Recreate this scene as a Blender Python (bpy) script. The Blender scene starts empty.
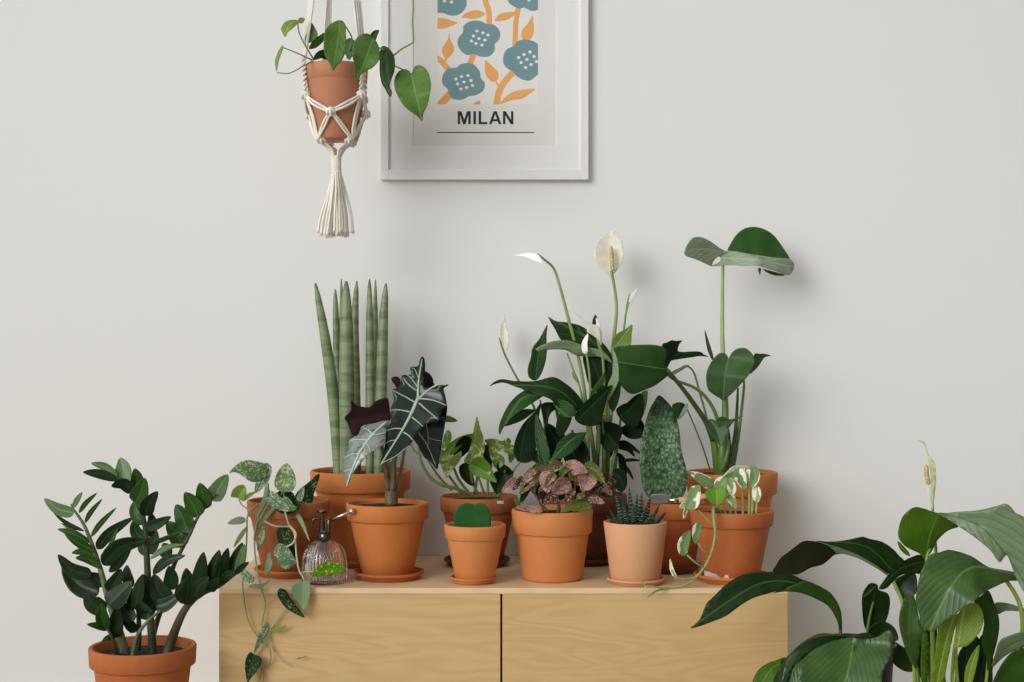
import bpy, bmesh, math, random
from mathutils import Vector, Matrix
from mathutils.geometry import delaunay_2d_cdt

# ------------------------------------------------------------------ basics
SC = bpy.context.scene
COL = SC.collection
F = 1500.0            # focal length in pixels of the 1024 px wide picture
H = 0.90              # camera height
DW = 3.643            # distance of the back wall from the camera
CABTOP = 0.379        # top of the cabinet
rng = random.Random(11)

def P(px, py, d):
    """point seen at (px,py), d metres in front of the camera plane"""
    return Vector(((px - 512.0) * d / F, d - DW, H - (py - 341.0) * d / F))

def lin(r, g, b):
    f = lambda c: (c / 255.0 / 12.92) if c <= 10 else (((c / 255.0) + 0.055) / 1.055) ** 2.4
    return (f(r), f(g), f(b), 1.0)

# ------------------------------------------------------------------ materials
class NT:
    def __init__(s, name):
        s.m = bpy.data.materials.new(name); s.m.use_nodes = True
        s.t = s.m.node_tree; s.n = s.t.nodes; s.l = s.t.links
        s.b = s.n['Principled BSDF']
    def new(s, typ, **kw):
        x = s.n.new(typ)
        for k, v in kw.items(): setattr(x, k, v)
        return x
    def link(s, a, b): s.l.new(a, b)
    def val(s, sock, v):
        if isinstance(v, (int, float)): sock.default_value = v
        elif isinstance(v, tuple): sock.default_value = v
        else: s.link(v, sock)
    def math(s, op, a, b=0.0, c=None, clamp=False):
        x = s.new('ShaderNodeMath', operation=op, use_clamp=clamp)
        s.val(x.inputs[0], a); s.val(x.inputs[1], b)
        if c is not None: s.val(x.inputs[2], c)
        return x.outputs[0]
    def mix(s, f, a, b):
        x = s.new('ShaderNodeMix', data_type='RGBA')
        s.val(x.inputs[0], f); s.val(x.inputs[6], a); s.val(x.inputs[7], b)
        return x.outputs[2]
    def step(s, x, lo, hi):
        r = s.new('ShaderNodeMapRange', interpolation_type='SMOOTHSTEP')
        s.val(r.inputs[0], x); r.inputs[1].default_value = lo; r.inputs[2].default_value = hi
        return r.outputs[0]
    def obj(s): return s.new('ShaderNodeTexCoord').outputs['Object']
    def noise(s, vec, scale, detail=2.0, rough=0.5, dist=0.0):
        x = s.new('ShaderNodeTexNoise'); s.link(vec, x.inputs['Vector'])
        x.inputs['Scale'].default_value = scale; x.inputs['Detail'].default_value = detail
        x.inputs['Roughness'].default_value = rough; x.inputs['Distortion'].default_value = dist
        return x.outputs[0]
    def mapping(s, vec, sc, loc=(0, 0, 0), rot=(0, 0, 0)):
        x = s.new('ShaderNodeMapping'); s.link(vec, x.inputs[0])
        x.inputs['Scale'].default_value = sc; x.inputs['Location'].default_value = loc
        x.inputs['Rotation'].default_value = rot
        return x.outputs[0]
    def bump(s, h, strength, dist=0.002):
        x = s.new('ShaderNodeBump'); s.link(h, x.inputs['Height'])
        x.inputs['Strength'].default_value = strength; x.inputs['Distance'].default_value = dist
        s.link(x.outputs[0], s.b.inputs['Normal'])

def plain(name, c, rough=0.6, metal=0.0, vary=0.0, vscale=20, bump=0.0, bscale=80, spec=0.5):
    k = NT(name)
    k.b.inputs['Roughness'].default_value = rough; k.b.inputs['Metallic'].default_value = metal
    k.b.inputs['Specular IOR Level'].default_value = spec
    k.b.inputs['Base Color'].default_value = c
    if vary or bump: o = k.obj()
    if vary:
        n = k.step(k.noise(o, vscale, 4), 0.3, 0.7)
        k.link(k.mix(n, tuple(x * (1 - vary) for x in c[:3]) + (1,), tuple(min(1, x * (1 + vary)) for x in c[:3]) + (1,)), k.b.inputs['Base Color'])
    if bump: k.bump(k.noise(o, bscale, 3), bump)
    return k.m

def terracotta(name, c, c2, rough=0.75, mott=0.5):
    k = NT(name); o = k.obj()
    n = k.step(k.noise(k.mapping(o, (1, 1, 0.55)), 14, 5, 0.6), 0.42, 0.72)
    n2 = k.noise(o, 220, 2)
    col = k.mix(k.math('MULTIPLY', n, mott), c, c2)
    col = k.mix(k.math('MULTIPLY', k.step(n2, 0.55, 0.8), 0.25), col, tuple(x * 0.75 for x in c[:3]) + (1,))
    k.link(col, k.b.inputs['Base Color']); k.b.inputs['Roughness'].default_value = rough
    k.b.inputs['Specular IOR Level'].default_value = 0.3
    k.bump(n2, 0.12, 0.0015)
    return k.m

def deep(c):
    q = [x ** 1.16 for x in c[:3]]; m = 0.3 * q[0] + 0.6 * q[1] + 0.1 * q[2]
    return tuple(max(0.0, m + (x - m) * 1.05) for x in q) + (1.0,)
def leafmat(name, base, alt, rib=None, vein=None, freq=9, slope=0.55, vw=0.12, vstr=0.5, rough=0.38,
            pattern=None, pc=None, pscale=200, pthr=(0.5, 0.58), bumpv=0.25, ribw=0.05, spec=0.2):
    base, alt, rib, vein, pc = [c and deep(c) for c in (base, alt, rib, vein, pc)]
    k = NT(name); o = k.obj()
    uv = k.new('ShaderNodeUVMap'); sp = k.new('ShaderNodeSeparateXYZ'); k.link(uv.outputs[0], sp.inputs[0])
    a = k.math('ABSOLUTE', k.math('MULTIPLY_ADD', sp.outputs[0], 2.0, -1.0)); v = sp.outputs[1]
    col = k.mix(k.step(k.noise(o, 22, 3), 0.35, 0.65), base, alt)
    if pattern == 'spots':
        n = k.noise(o, pscale, 2, 0.6, 0.3)
        big = k.noise(o, pscale * 0.16, 2)
        col = k.mix(k.step(k.math('ADD', n, k.math('MULTIPLY', k.math('SUBTRACT', big, 0.5), 0.45)), *pthr), col, pc)
    elif pattern == 'marble':
        n = k.noise(o, pscale, 4, 0.65, 0.8)
        col = k.mix(k.step(n, *pthr), col, pc)
    elif pattern == 'edge':
        n = k.noise(o, pscale, 2, 0.5, 0.4)
        e = k.math('ADD', k.math('MULTIPLY', a, 0.75), k.math('MULTIPLY', k.math('SUBTRACT', n, 0.5), 2.0))
        col = k.mix(k.step(e, *pthr), col, pc)
    elif pattern == 'net':
        vo = k.new('ShaderNodeTexVoronoi', feature='DISTANCE_TO_EDGE'); k.link(k.mapping(o, (1, 1, 0.75)), vo.inputs['Vector'])
        vo.inputs['Scale'].default_value = pscale
        n = k.noise(o, pscale * 0.9, 4, 0.7)
        e = k.math('ADD', k.math('MULTIPLY', vo.outputs[0], 0.8), k.math('MULTIPLY', k.math('SUBTRACT', n, 0.5), 1.1))
        low = k.step(v, 0.86, 0.62)
        col = k.mix(k.step(v, 0.55, 0.85), col, dim(base, 0.3))
        col = k.mix(k.math('MULTIPLY', k.step(e, *pthr), k.math('MULTIPLY_ADD', low, 0.9, 0.1)), col, pc)
    elif pattern == 'bands':
        n = k.noise(o, pscale, 2)
        e = k.math('ADD', k.math('MULTIPLY', v, freq), k.math('MULTIPLY', n, 1.3))
        tri = k.math('ABSOLUTE', k.math('SUBTRACT', k.math('FRACT', e), 0.5))
        col = k.mix(k.step(tri, *pthr), col, pc)
    tri = None
    if vein:
        w = k.math('SUBTRACT', k.math('MULTIPLY', v, freq), k.math('MULTIPLY', a, freq * slope * 0.5))
        w = k.math('ADD', w, k.math('MULTIPLY', k.noise(o, 40, 1), 0.35))
        tri = k.math('ABSOLUTE', k.math('SUBTRACT', k.math('FRACT', w), 0.5))
        line = k.step(tri, vw, 0.0)
        col = k.mix(k.math('MULTIPLY', line, vstr), col, vein)
    if rib:
        col = k.mix(k.step(a, ribw, ribw * 0.3), col, rib)
    k.link(col, k.b.inputs['Base Color'])
    k.b.inputs['Roughness'].default_value = rough
    k.b.inputs['Specular IOR Level'].default_value = spec
    if tri is not None and bumpv:
        k.bump(k.step(tri, 0.0, 0.35), bumpv, 0.002)
    elif bumpv:
        k.bump(k.noise(o, 70, 2), bumpv * 0.5, 0.002)
    return k.m

def dim(c, f): return (c[0] * f, c[1] * f, c[2] * f, 1.0)

M = {}
def wallmat(name, c):
    k = NT(name); o = k.obj()
    n = k.noise(o, 3, 3); n2 = k.noise(o, 260, 2)
    k.link(k.mix(n, dim(c, 0.985), c), k.b.inputs['Base Color'])
    k.b.inputs['Roughness'].default_value = 0.85; k.b.inputs['Specular IOR Level'].default_value = 0.2
    k.bump(n2, 0.05, 0.001)
    return k.m
M['wall'] = wallmat('matt off white wall paint', (0.80, 0.80, 0.787, 1))
M['base'] = plain('white painted skirting', (0.78, 0.77, 0.75, 1), 0.5)
def floormat():
    k = NT('pale washed floorboards'); o = k.obj()
    br = k.new('ShaderNodeTexBrick'); k.link(o, br.inputs['Vector'])
    br.inputs['Scale'].default_value = 1.0; br.inputs['Brick Width'].default_value = 1.4; br.inputs['Row Height'].default_value = 0.14
    br.inputs['Mortar Size'].default_value = 0.002
    br.inputs['Color1'].default_value = lin(196, 186, 172); br.inputs['Color2'].default_value = lin(186, 176, 162); br.inputs['Mortar'].default_value = lin(110, 100, 90)
    n = k.noise(k.mapping(o, (2, 30, 30)), 2, 5)
    k.link(k.mix(k.math('MULTIPLY', n, 0.5), br.outputs[0], lin(168, 156, 140)), k.b.inputs['Base Color'])
    k.b.inputs['Roughness'].default_value = 0.45
    return k.m
M['floor'] = floormat()
def wood(name, light, mid, dark, seed):
    k = NT(name); o = k.obj()
    m = k.mapping(o, (1.0, 1.0, 4.2), (seed, 0, seed * 0.37))
    n = k.noise(m, 1.7, 2, 0.45, 0.9)
    rings = k.math('FRACT', k.math('MULTIPLY', n, 13.0))
    tri = k.math('ABSOLUTE', k.math('MULTIPLY_ADD', rings, 2.0, -1.0))
    fine = k.noise(k.mapping(o, (6, 90, 260), (seed, 0, 0)), 1.0, 4, 0.6)
    col = k.mix(k.math('MULTIPLY', k.step(tri, 0.15, 0.95), 0.9), light, mid)
    col = k.mix(k.math('MULTIPLY', k.step(fine, 0.5, 0.75), 0.4), col, dark)
    col = k.mix(k.math('MULTIPLY', k.step(k.noise(o, 3.0, 2), 0.4, 0.7), 0.25), col, mid)
    k.link(col, k.b.inputs['Base Color']); k.b.inputs['Roughness'].default_value = 0.5
    k.b.inputs['Specular IOR Level'].default_value = 0.35
    return k.m
M['oak'] = wood('oak veneer', (0.65, 0.445, 0.215, 1), (0.60, 0.39, 0.172, 1), (0.50, 0.30, 0.12, 1), 0.0)
M['oak2'] = wood('oak veneer with another grain', (0.645, 0.44, 0.205, 1), (0.595, 0.38, 0.168, 1), (0.50, 0.30, 0.12, 1), 3.3)
M['oaktop'] = wood('oak veneer lightened for top light', (0.80, 0.60, 0.37, 1), (0.75, 0.54, 0.31, 1), (0.66, 0.45, 0.24, 1), 6.1)  # top panel coloured paler to carry the light falling on it
M['inside'] = plain('shade-dark cabinet inside', (0.05, 0.035, 0.025, 1), 0.8)  # dark colour stands in for the shade behind the door gap

TC1, TC2 = (0.58, 0.195, 0.050, 1), (0.47, 0.135, 0.028, 1)
M['terra'] = terracotta('orange terracotta', TC1, TC2)
M['terra_red'] = terracotta('reddish terracotta', (0.50, 0.150, 0.045, 1), (0.40, 0.100, 0.028, 1), 0.75, 0.5)
M['terra_fresh'] = terracotta('clean light terracotta', (0.645, 0.243, 0.080, 1), (0.58, 0.195, 0.050, 1), 0.7, 0.4)
M['peach'] = terracotta('pale peach terracotta', (0.70, 0.37, 0.20, 1), (0.64, 0.32, 0.16, 1), 0.8, 0.4)
M['terra_old'] = terracotta('weathered brown terracotta', (0.44, 0.155, 0.055, 1), (0.25, 0.080, 0.028, 1), 0.8, 0.8)
M['terra_dark'] = terracotta('dark brown glazed clay', (0.17, 0.062, 0.035, 1), (0.11, 0.037, 0.022, 1), 0.5, 0.7)
M['terra_hang'] = terracotta('smooth brown terracotta', (0.52, 0.225, 0.125, 1), (0.46, 0.19, 0.10, 1), 0.6, 0.5)
M['black_pot'] = plain('black nursery plastic', (0.018, 0.015, 0.016, 1), 0.5, 0, 0.15)
M['salt'] = plain('white salt crust', (0.72, 0.62, 0.58, 1), 0.9, 0, 0.1, 200, 0.4, 300)
def soil():
    k = NT('potting soil'); o = k.obj()
    n = k.noise(o, 190, 3, 0.7)
    col = k.mix(k.step(n, 0.4, 0.7), (0.012, 0.009, 0.007, 1), (0.055, 0.04, 0.03, 1))
    sp = k.step(k.noise(o, 330, 1), 0.72, 0.76)
    k.link(k.mix(sp, col, (0.32, 0.29, 0.25, 1)), k.b.inputs['Base Color'])
    k.b.inputs['Roughness'].default_value = 0.95; k.bump(n, 1.0, 0.006)
    return k.m
M['soil'] = soil()

# ------------------------------------------------------------------ objects
def link(o, parent=None):
    COL.objects.link(o)
    if parent is not None: o.parent = parent
    return o
def tag(o, label=None, cat=None, group=None, kind=None):
    if label: o['label'] = label
    if cat: o['category'] = cat
    if group: o['group'] = group
    if kind: o['kind'] = kind
    return o
def thing(name, loc, label, cat, group=None):
    o = bpy.data.objects.new(name, None); o.empty_display_size = 0.05
    o.location = loc; link(o); tag(o, label, cat, group)
    return o
def obj(name, verts, faces, mats, parent=None, smooth=True, fm=None, uvs=None):
    """verts are world positions; the object is placed at its parent's origin"""
    org = Vector(parent['_org']) if parent is not None and '_org' in parent.keys() else Vector((0, 0, 0))
    me = bpy.data.meshes.new(name)
    me.from_pydata([tuple(Vector(v) - org) for v in verts], [], faces)
    for m in (mats if isinstance(mats, (list, tuple)) else [mats]): me.materials.append(m)
    if fm: me.polygons.foreach_set('material_index', fm)
    if smooth: me.polygons.foreach_set('use_smooth', [True] * len(me.polygons))
    if uvs:
        ul = me.uv_layers.new(name='UVMap')
        for lp in me.loops: ul.data[lp.index].uv = uvs[lp.vertex_index]
    me.update()
    o = bpy.data.objects.new(name, me)
    link(o, parent)
    return o
ORG = {}
def root(name, loc, label, cat, group=None):
    o = thing(name, loc, label, cat, group); o['_org'] = tuple(loc); ORG[o.name] = o
    return o
def sub(o, parent):
    """let a part carry the origin on for its own children (it sits at the parent's origin)"""
    o['_org'] = parent['_org']; ORG[o.name] = o
    return o

def bevel(o, w, seg=2):
    b = o.modifiers.new('bevel', 'BEVEL'); b.width = w; b.segments = seg; b.limit_method = 'ANGLE'; b.angle_limit = math.radians(40)
    return o
def boxdata(x0, x1, y0, y1, z0, z1):
    v = [(x0, y0, z0), (x1, y0, z0), (x1, y1, z0), (x0, y1, z0), (x0, y0, z1), (x1, y0, z1), (x1, y1, z1), (x0, y1, z1)]
    f = [(0, 3, 2, 1), (4, 5, 6, 7), (0, 1, 5, 4), (1, 2, 6, 5), (2, 3, 7, 6), (3, 0, 4, 7)]
    return v, f
def box(name, x0, x1, y0, y1, z0, z1, m, parent=None, bev=0.0):
    v, f = boxdata(x0, x1, y0, y1, z0, z1)
    o = obj(name, v, f, m, parent, smooth=False)
    if bev: bevel(o, bev)
    return o
def lathe_data(c, prof, seg=64, close=True):
    """prof: list of (r,z); revolved about the vertical axis through c"""
    v, f = [], []
    for r, z in prof:
        for i in range(seg):
            a = 2 * math.pi * i / seg
            v.append((c[0] + r * math.cos(a), c[1] + r * math.sin(a), z))
    n = len(prof)
    for j in range(n - 1):
        for i in range(seg):
            i2 = (i + 1) % seg
            f.append((j * seg + i, j * seg + i2, (j + 1) * seg + i2, (j + 1) * seg + i))
    if close:
        f.append(tuple(range(seg))[::-1]); f.append(tuple((n - 1) * seg + i for i in range(seg)))
    return v, f
def smooth_angle(o, deg=35):
    me = o.data
    bm = bmesh.new(); bm.from_mesh(me)
    for e in bm.edges:
        e.smooth = not (len(e.link_faces) == 2 and e.calc_face_angle(0) > math.radians(deg))
    bm.to_mesh(me); bm.free()
    return o
def crom(pts, n=8):
    """Catmull-Rom through pts (tuples of any length)"""
    if len(pts) < 3: 
        return [tuple(a + (b - a) * i / n for a, b in zip(pts[0], pts[1])) for i in range(n + 1)]
    out = []
    q = [pts[0]] + list(pts) + [pts[-1]]
    for i in range(1, len(q) - 2):
        for k in range(n):
            t = k / n
            out.append(tuple(0.5 * ((2 * b) + (-a + c) * t + (2 * a - 5 * b + 4 * c - d) * t * t + (-a + 3 * b - 3 * c + d) * t ** 3)
                             for a, b, c, d in zip(q[i - 1], q[i], q[i + 1], q[i + 2])))
    out.append(tuple(pts[-1]))
    return out
def tube_data(pts, radii, seg=8, flat=1.0, flatdir=None, capped=True):
    """pts: world Vectors; radii per point"""
    pts = [Vector(p) for p in pts]; n = len(pts)
    v, f, uv = [], [], []
    t0 = (pts[1] - pts[0]).normalized()
    nrm = flatdir if flatdir else (Vector((0, -1, 0)) if abs(t0.y) < 0.9 else Vector((0, 0, 1)))
    for i, p in enumerate(pts):
        t = (pts[min(i + 1, n - 1)] - pts[max(i - 1, 0)]).normalized()
        nrm = (nrm - t * nrm.dot(t)).normalized(); b = t.cross(nrm)
        for k in range(seg):
            a = 2 * math.pi * k / seg
            v.append(p + (nrm * math.cos(a) * flat + b * math.sin(a)) * radii[i])
            uv.append((k / seg, i / (n - 1)))
    for i in range(n - 1):
        for k in range(seg):
            k2 = (k + 1) % seg
            f.append((i * seg + k, i * seg + k2, (i + 1) * seg + k2, (i + 1) * seg + k))
    if capped:
        f.append(tuple(range(seg))[::-1]); f.append(tuple((n - 1) * seg + k for k in range(seg)))
    return v, f, uv
def join(parts):
    V, Fc, U = [], [], []
    for p in parts:
        o = len(V); V += list(p[0]); Fc += [tuple(i + o for i in f) for f in p[1]]
        U += list(p[2]) if len(p) > 2 else [(0.5, 0.5)] * len(p[0])
    return V, Fc, U

# ------------------------------------------------------------------ plants
def stem(par, pts, r0, r1, m, name='stem', seg=8, n=6):
    """pts: (px,py,d); radii in pixels"""
    c = crom(pts, n); k = len(c) - 1
    w = [P(*p) for p in c]
    rad = [(r0 + (r1 - r0) * i / k) * c[i][2] / F for i in range(k + 1)]
    v, f, uv = tube_data(w, rad, seg)
    return obj(name, v, f, m, par, uvs=uv)

def sdist(p, rib):
    best = None; L = len(rib) - 1
    for i in range(L):
        ax, ay = rib[i]; bx, by = rib[i + 1]; dx, dy = bx - ax, by - ay
        q = dx * dx + dy * dy
        t = 0 if q == 0 else max(0, min(1, ((p[0] - ax) * dx + (p[1] - ay) * dy) / q))
        ex, ey = p[0] - ax - t * dx, p[1] - ay - t * dy
        e = ex * ex + ey * ey
        if best is None or e < best[0]:
            best = (e, (i + t) / L, math.copysign(math.sqrt(e), dx * ey - dy * ex))
    return best[1], best[2]

def sheet(poly, rib, dpts, fold, tilt, bow, wave, n=4, grid=None, sharp=True):
    """a leaf blade: outline and midrib in pixels, depth built from the midrib outwards; returns verts, tris, uvs"""
    cl = list(poly)
    q = [cl[-1]] + cl + [cl[0], cl[1]]
    out = []
    for i in range(1, len(q) - 2):
        for k in range(n):
            t = k / n; a, b, c, d = q[i - 1], q[i], q[i + 1], q[i + 2]
            out.append(tuple(0.5 * ((2 * B) + (-A + C) * t + (2 * A - 5 * B + 4 * C - D) * t * t + (-A + 3 * B - 3 * C + D) * t ** 3)
                             for A, B, C, D in zip(a, b, c, d)))
    xs = [p[0] for p in out]; ys = [p[1] for p in out]
    size = max(max(xs) - min(xs), max(ys) - min(ys))
    g = grid or max(1.0, size / 15.0)
    pts = [Vector(p) for p in out]; ne = len(pts)
    edges = [(i, (i + 1) % ne) for i in range(ne)]
    y = min(ys) + g / 2; row = 0
    while y < max(ys):
        x = min(xs) + g / 2 + (g / 2 if row % 2 else 0)
        while x < max(xs):
            pts.append(Vector((x, y))); x += g
        y += g * 0.87; row += 1
    rc = rib if len(rib) > 2 else [rib[0], ((rib[0][0] + rib[1][0]) / 2, (rib[0][1] + rib[1][1]) / 2), rib[1]]
    rs = [p[:2] for p in crom(rc, 6)]
    for p in rs[1:-1]: pts.append(Vector(p))
    vo, eo, fo, _, _, _ = delaunay_2d_cdt(pts, edges, [], 1, 1e-4)
    sd = [sdist(p, rs) for p in vo]
    mx = max(abs(s) for _, s in sd) or 1.0
    V, U = [], []
    ph = rng.random() * 6.28
    for p, (v, s) in zip(vo, sd):
        k = v * (len(dpts) - 1); i = min(int(k), len(dpts) - 2); d = dpts[i] + (dpts[i + 1] - dpts[i]) * (k - i)
        m = d / F; a = abs(s) / mx
        d += -fold * math.sqrt((s * m) ** 2 + 1e-6) + tilt * s * m + bow * 4 * v * (1 - v)
        d += wave * a * a * math.sin(ph + 9 * v + (1.3 if s > 0 else 0))
        d = min(d, DW - 0.012)
        V.append(P(p[0], p[1], d)); U.append((0.5 + 0.5 * s / mx, v))
    return V, [tuple(f) for f in fo], U

def blade(par, pieces, mats, name='leaf', thick=0.0007):
    """pieces: list of (V,F,U,(top slot,under slot)); gives each sheet a real thickness with its own under side"""
    V, Fc, U, fm = [], [], [], []
    for (v, f, u, sl) in pieces:
        # orient so that faces look at the camera
        nv = [Vector((0, 0, 0)) for _ in v]; ff = []
        for t in f:
            nn = (v[t[1]] - v[t[0]]).cross(v[t[2]] - v[t[0]])
            if nn.dot(v[t[0]] - Vector((0, -DW, H))) > 0: t = (t[0], t[2], t[1]); nn = -nn
            ff.append(t)
            for i in t: nv[i] += nn
        nv = [n.normalized() if n.length > 0 else Vector((0, -1, 0)) for n in nv]
        o = len(V); n = len(v)
        V += v; U += u
        V += [p - q * thick for p, q in zip(v, nv)]; U += u
        cnt = {}
        for t in ff:
            Fc.append(tuple(i + o for i in t)); fm.append(sl[0])
            Fc.append(tuple(i + o + n for i in (t[0], t[2], t[1]))); fm.append(sl[1])
            for a, b in ((t[0], t[1]), (t[1], t[2]), (t[2], t[0])):
                cnt[(a, b)] = 1
        for (a, b) in cnt:
            if (b, a) not in cnt:
                Fc.append((b + o, a + o, a + o + n, b + o + n)); fm.append(sl[0])
    return obj(name, V, Fc, mats, par, fm=fm, uvs=U)

def prof(shape, t):
    if shape == 'lance': return math.sin(math.pi * t ** 0.85) ** 0.85
    if shape == 'ovate': return (t ** 0.5) * ((1 - t) ** 0.88) / ((0.362 ** 0.5) * (0.638 ** 0.88))
    if shape == 'heart': return (t ** 0.36) * ((1 - t) ** 0.72) / ((0.333 ** 0.36) * (0.667 ** 0.72))
    if shape == 'blunt': return (t ** 0.55) * ((1 - t) ** 0.45) / ((0.55 ** 0.55) * (0.45 ** 0.45))
    if shape == 'strap': return min(1, t * 5) ** 0.6 * min(1, (1 - t) * 2.2) ** 0.8
    return 1
def pathpoly(path, w, shape, n=9):
    c = crom(path, max(4, 12 // (len(path) - 1))); L = len(c) - 1
    left, right = [], []
    for i in range(n + 1):
        t = i / n; k = t * L; j = min(int(k), L - 1); u = k - j
        x = c[j][0] + (c[j + 1][0] - c[j][0]) * u; y = c[j][1] + (c[j + 1][1] - c[j][1]) * u
        dx, dy = c[j + 1][0] - c[j][0], c[j + 1][1] - c[j][1]; q = math.hypot(dx, dy) or 1
        h = w / 2 * prof(shape, t)
        back = 0.0
        if shape == 'heart' and t < 0.35: back = w * 0.22 * (1 - t / 0.35) * 1.0
        if i in (0, n):
            (left.append((x, y)))
        else:
            left.append((x - dy / q * h - dx / q * back, y + dx / q * h - dy / q * back))
            right.append((x + dy / q * h - dx / q * back, y - dx / q * h - dy / q * back))
    return left + right[::-1]

def leaf(par, mats, d, path=None, w=None, shape='ovate', poly=None, fold=None, tilt=None, bow=0.0, wave=0.0012, grid=None, name='leaf', thick=0.0007):
    """path: midrib base->tip in pixels; d: depth or list of depths along the midrib"""
    if not isinstance(d, (list, tuple)): d = [d, d]
    if fold is None: fold = rng.uniform(0.1, 0.35)
    if tilt is None: tilt = rng.uniform(-0.45, 0.45)
    if poly is None: poly = pathpoly(path, w, shape)
    V, Fc, U = sheet(poly, path, list(d), fold, tilt, bow, wave, grid=grid)
    return blade(par, [(V, Fc, U, (0, 1))], mats, name, thick)

def pot(par, cx, d, R, ytop, yband, rb, zb, m, body=0.9, soil_drop=0.012, lip=0.006, round_base=0.004, mat_soil=None, name='pot', inner=0.008):
    """R: rim radius in m; ytop/yband: picture rows of the front lip and of the band's lower edge; rb: base radius; zb: base height"""
    c = P(cx, 341, d)
    zt = H - (ytop - 341) * (d - R) / F
    rbody = R * body
    pr = [(rb - round_base, zb), (rb, zb + round_base)]
    if yband:
        zk = H - (yband - 341) * (d - R) / F
        pr += [(rbody - 0.0005, zk - 0.002), (rbody, zk), (R - 0.0045, zk + 0.0005), (R - 0.002, zk + 0.003), (R, zt - 0.004)]
    else:
        pr += [(R - 0.0005, zt - 0.004)]
    pr += [(R - 0.0012, zt - 0.0012), (R - 0.004, zt), (R - inner + 0.0015, zt - 0.001), (R - inner, zt - 0.004)]
    zs = zt - soil_drop
    pr += [(R - inner - 0.004, zs - 0.02), (rb - 0.008, zb + 0.012)]
    v, f = lathe_data(c, pr, 72)
    o = smooth_angle(obj(name, v, f, m, par), 50)
    # soil: a slightly heaped, crumbly disc
    rs = R - inner - 0.0006 - 0.004 * min(1, (soil_drop - 0.004) / 0.02)
    V, Fc = [], []; seg, rings = 40, 7
    V.append((c[0], c[1], zs + 0.004))
    for j in range(1, rings + 1):
        for i in range(seg):
            a = 2 * math.pi * i / seg; r = rs * j / rings
            z = zs + 0.004 * (1 - (j / rings) ** 2) + (rng.uniform(-0.0016, 0.0016) if j < rings else 0)
            V.append((c[0] + r * math.cos(a), c[1] + r * math.sin(a), z))
    for i in range(seg): Fc.append((0, 1 + i, 1 + (i + 1) % seg))
    for j in range(rings - 1):
        for i in range(seg):
            a = 1 + j * seg + i; b = 1 + j * seg + (i + 1) % seg
            Fc.append((a, a + seg, b + seg, b))
    obj('soil', V, Fc, M['soil'], par)
    return o
def saucer(par, cx, d, R, zb, m, h=0.017, rb=None):
    c = P(cx, 341, d); rb = rb or R * 0.86
    pr = [(rb - 0.003, zb), (rb, zb + 0.002), (R - 0.005, zb + h * 0.62), (R - 0.001, zb + h * 0.68), (R, zb + h * 0.85), (R - 0.001, zb + h), (R - 0.004, zb + h), (R - 0.006, zb + h * 0.8), (rb - 0.006, zb + 0.006)]
    v, f = lathe_data(c, pr, 72)
    return smooth_angle(obj('saucer', v, f, m, par), 50)
def plant(name, cx, d, z, label, cat='potted plant', group=None):
    c = P(cx, 341, d)
    return root(name, Vector((c.x, c.y, z)), label, cat, group)

# ================================================================== the setting
o = box('wall_back', -4.2, 4.2, 0.0, 0.12, 0.0, 2.7, M['wall']); tag(o, 'plain off white painted back wall behind the plants', 'wall', kind='structure')
o = box('floor', -4.2, 4.2, -4.2, 0.12, -0.06, 0.0, M['floor']); tag(o, 'pale board floor below the cabinet', 'floor', kind='structure')
o = box('baseboard_back', -4.2, 4.2, -0.014, 0.0, 0.0, 0.058, M['base'], bev=0.003); tag(o, 'low white skirting along the back wall', 'baseboard', kind='structure')

# ================================================================== cabinet
CX0, CX1 = -0.618, 0.582
CYF, CYB = -0.48, -0.002
cab = root('cabinet', Vector(((CX0 + CX1) / 2, (CYF + CYB) / 2, 0.0)), 'low pale oak veneer cabinet with two plain doors under the row of potted plants', 'cabinet')
zt = CABTOP
box('top_panel', CX0, CX1, CYF, CYB, zt - 0.0125, zt, M['oaktop'], cab, 0.0012)
box('side_panel', CX0, CX0 + 0.018, CYF + 0.02, CYB, 0.0, zt - 0.0125, M['oak'], cab)
box('side_panel', CX1 - 0.018, CX1, CYF + 0.02, CYB, 0.0, zt - 0.0125, M['oak'], cab)
box('middle_panel', -0.029, -0.013, CYF + 0.03, CYB, 0.03, zt - 0.0125, M['inside'], cab)
box('back_panel', CX0 + 0.018, CX1 - 0.018, CYB - 0.012, CYB, 0.03, zt - 0.0125, M['inside'], cab)
box('bottom_panel', CX0 + 0.018, CX1 - 0.018, CYF + 0.02, CYB, 0.02, 0.036, M['inside'], cab)
gx = P(501.4, 600, 3.163).x
for x0, x1, m in ((CX0, gx - 0.0021, M['oak']), (gx + 0.0021, CX1, M['oak2'])):
    d = box('door', x0, x1, CYF, CYF + 0.018, 0.012, zt - 0.0130, m, cab, 0.0012)

# ================================================================== framed print
D1 = DW - 0.023; D2 = DW - 0.0165
fx0, fx1, fzb = P(380.2, 0, D1).x, P(588.6, 0, D1).x, P(0, 179.6, D1).z
ix0, ix1, izb = P(388.6, 0, D1).x, P(580.2, 0, D1).x, P(0, 169.5, D1).z
bar = ix0 - fx0; fzt = fzb + 0.70; izt = fzt - (izb - fzb)
M['frame'] = plain('white lacquered frame', (0.80, 0.79, 0.785, 1), 0.35, 0, 0.01)
M['mat'] = plain('white mount card', (0.82, 0.81, 0.805, 1), 0.8)
M['paper'] = plain('warm grey art paper', (0.76, 0.75, 0.72, 1), 0.75, 0, 0.02, 8)
M['art'] = plain('pale art ground', (0.80, 0.79, 0.765, 1), 0.75)
M['teal'] = plain('dusty teal ink', lin(117, 150, 156), 0.75, 0, 0.04, 12)
M['orange'] = plain('apricot ink', lin(232, 170, 100), 0.75, 0, 0.03, 12)
M['pink'] = plain('salmon ink', lin(226, 150, 126), 0.75)
M['dots'] = plain('white ink', (0.80, 0.82, 0.80, 1), 0.75)
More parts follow.
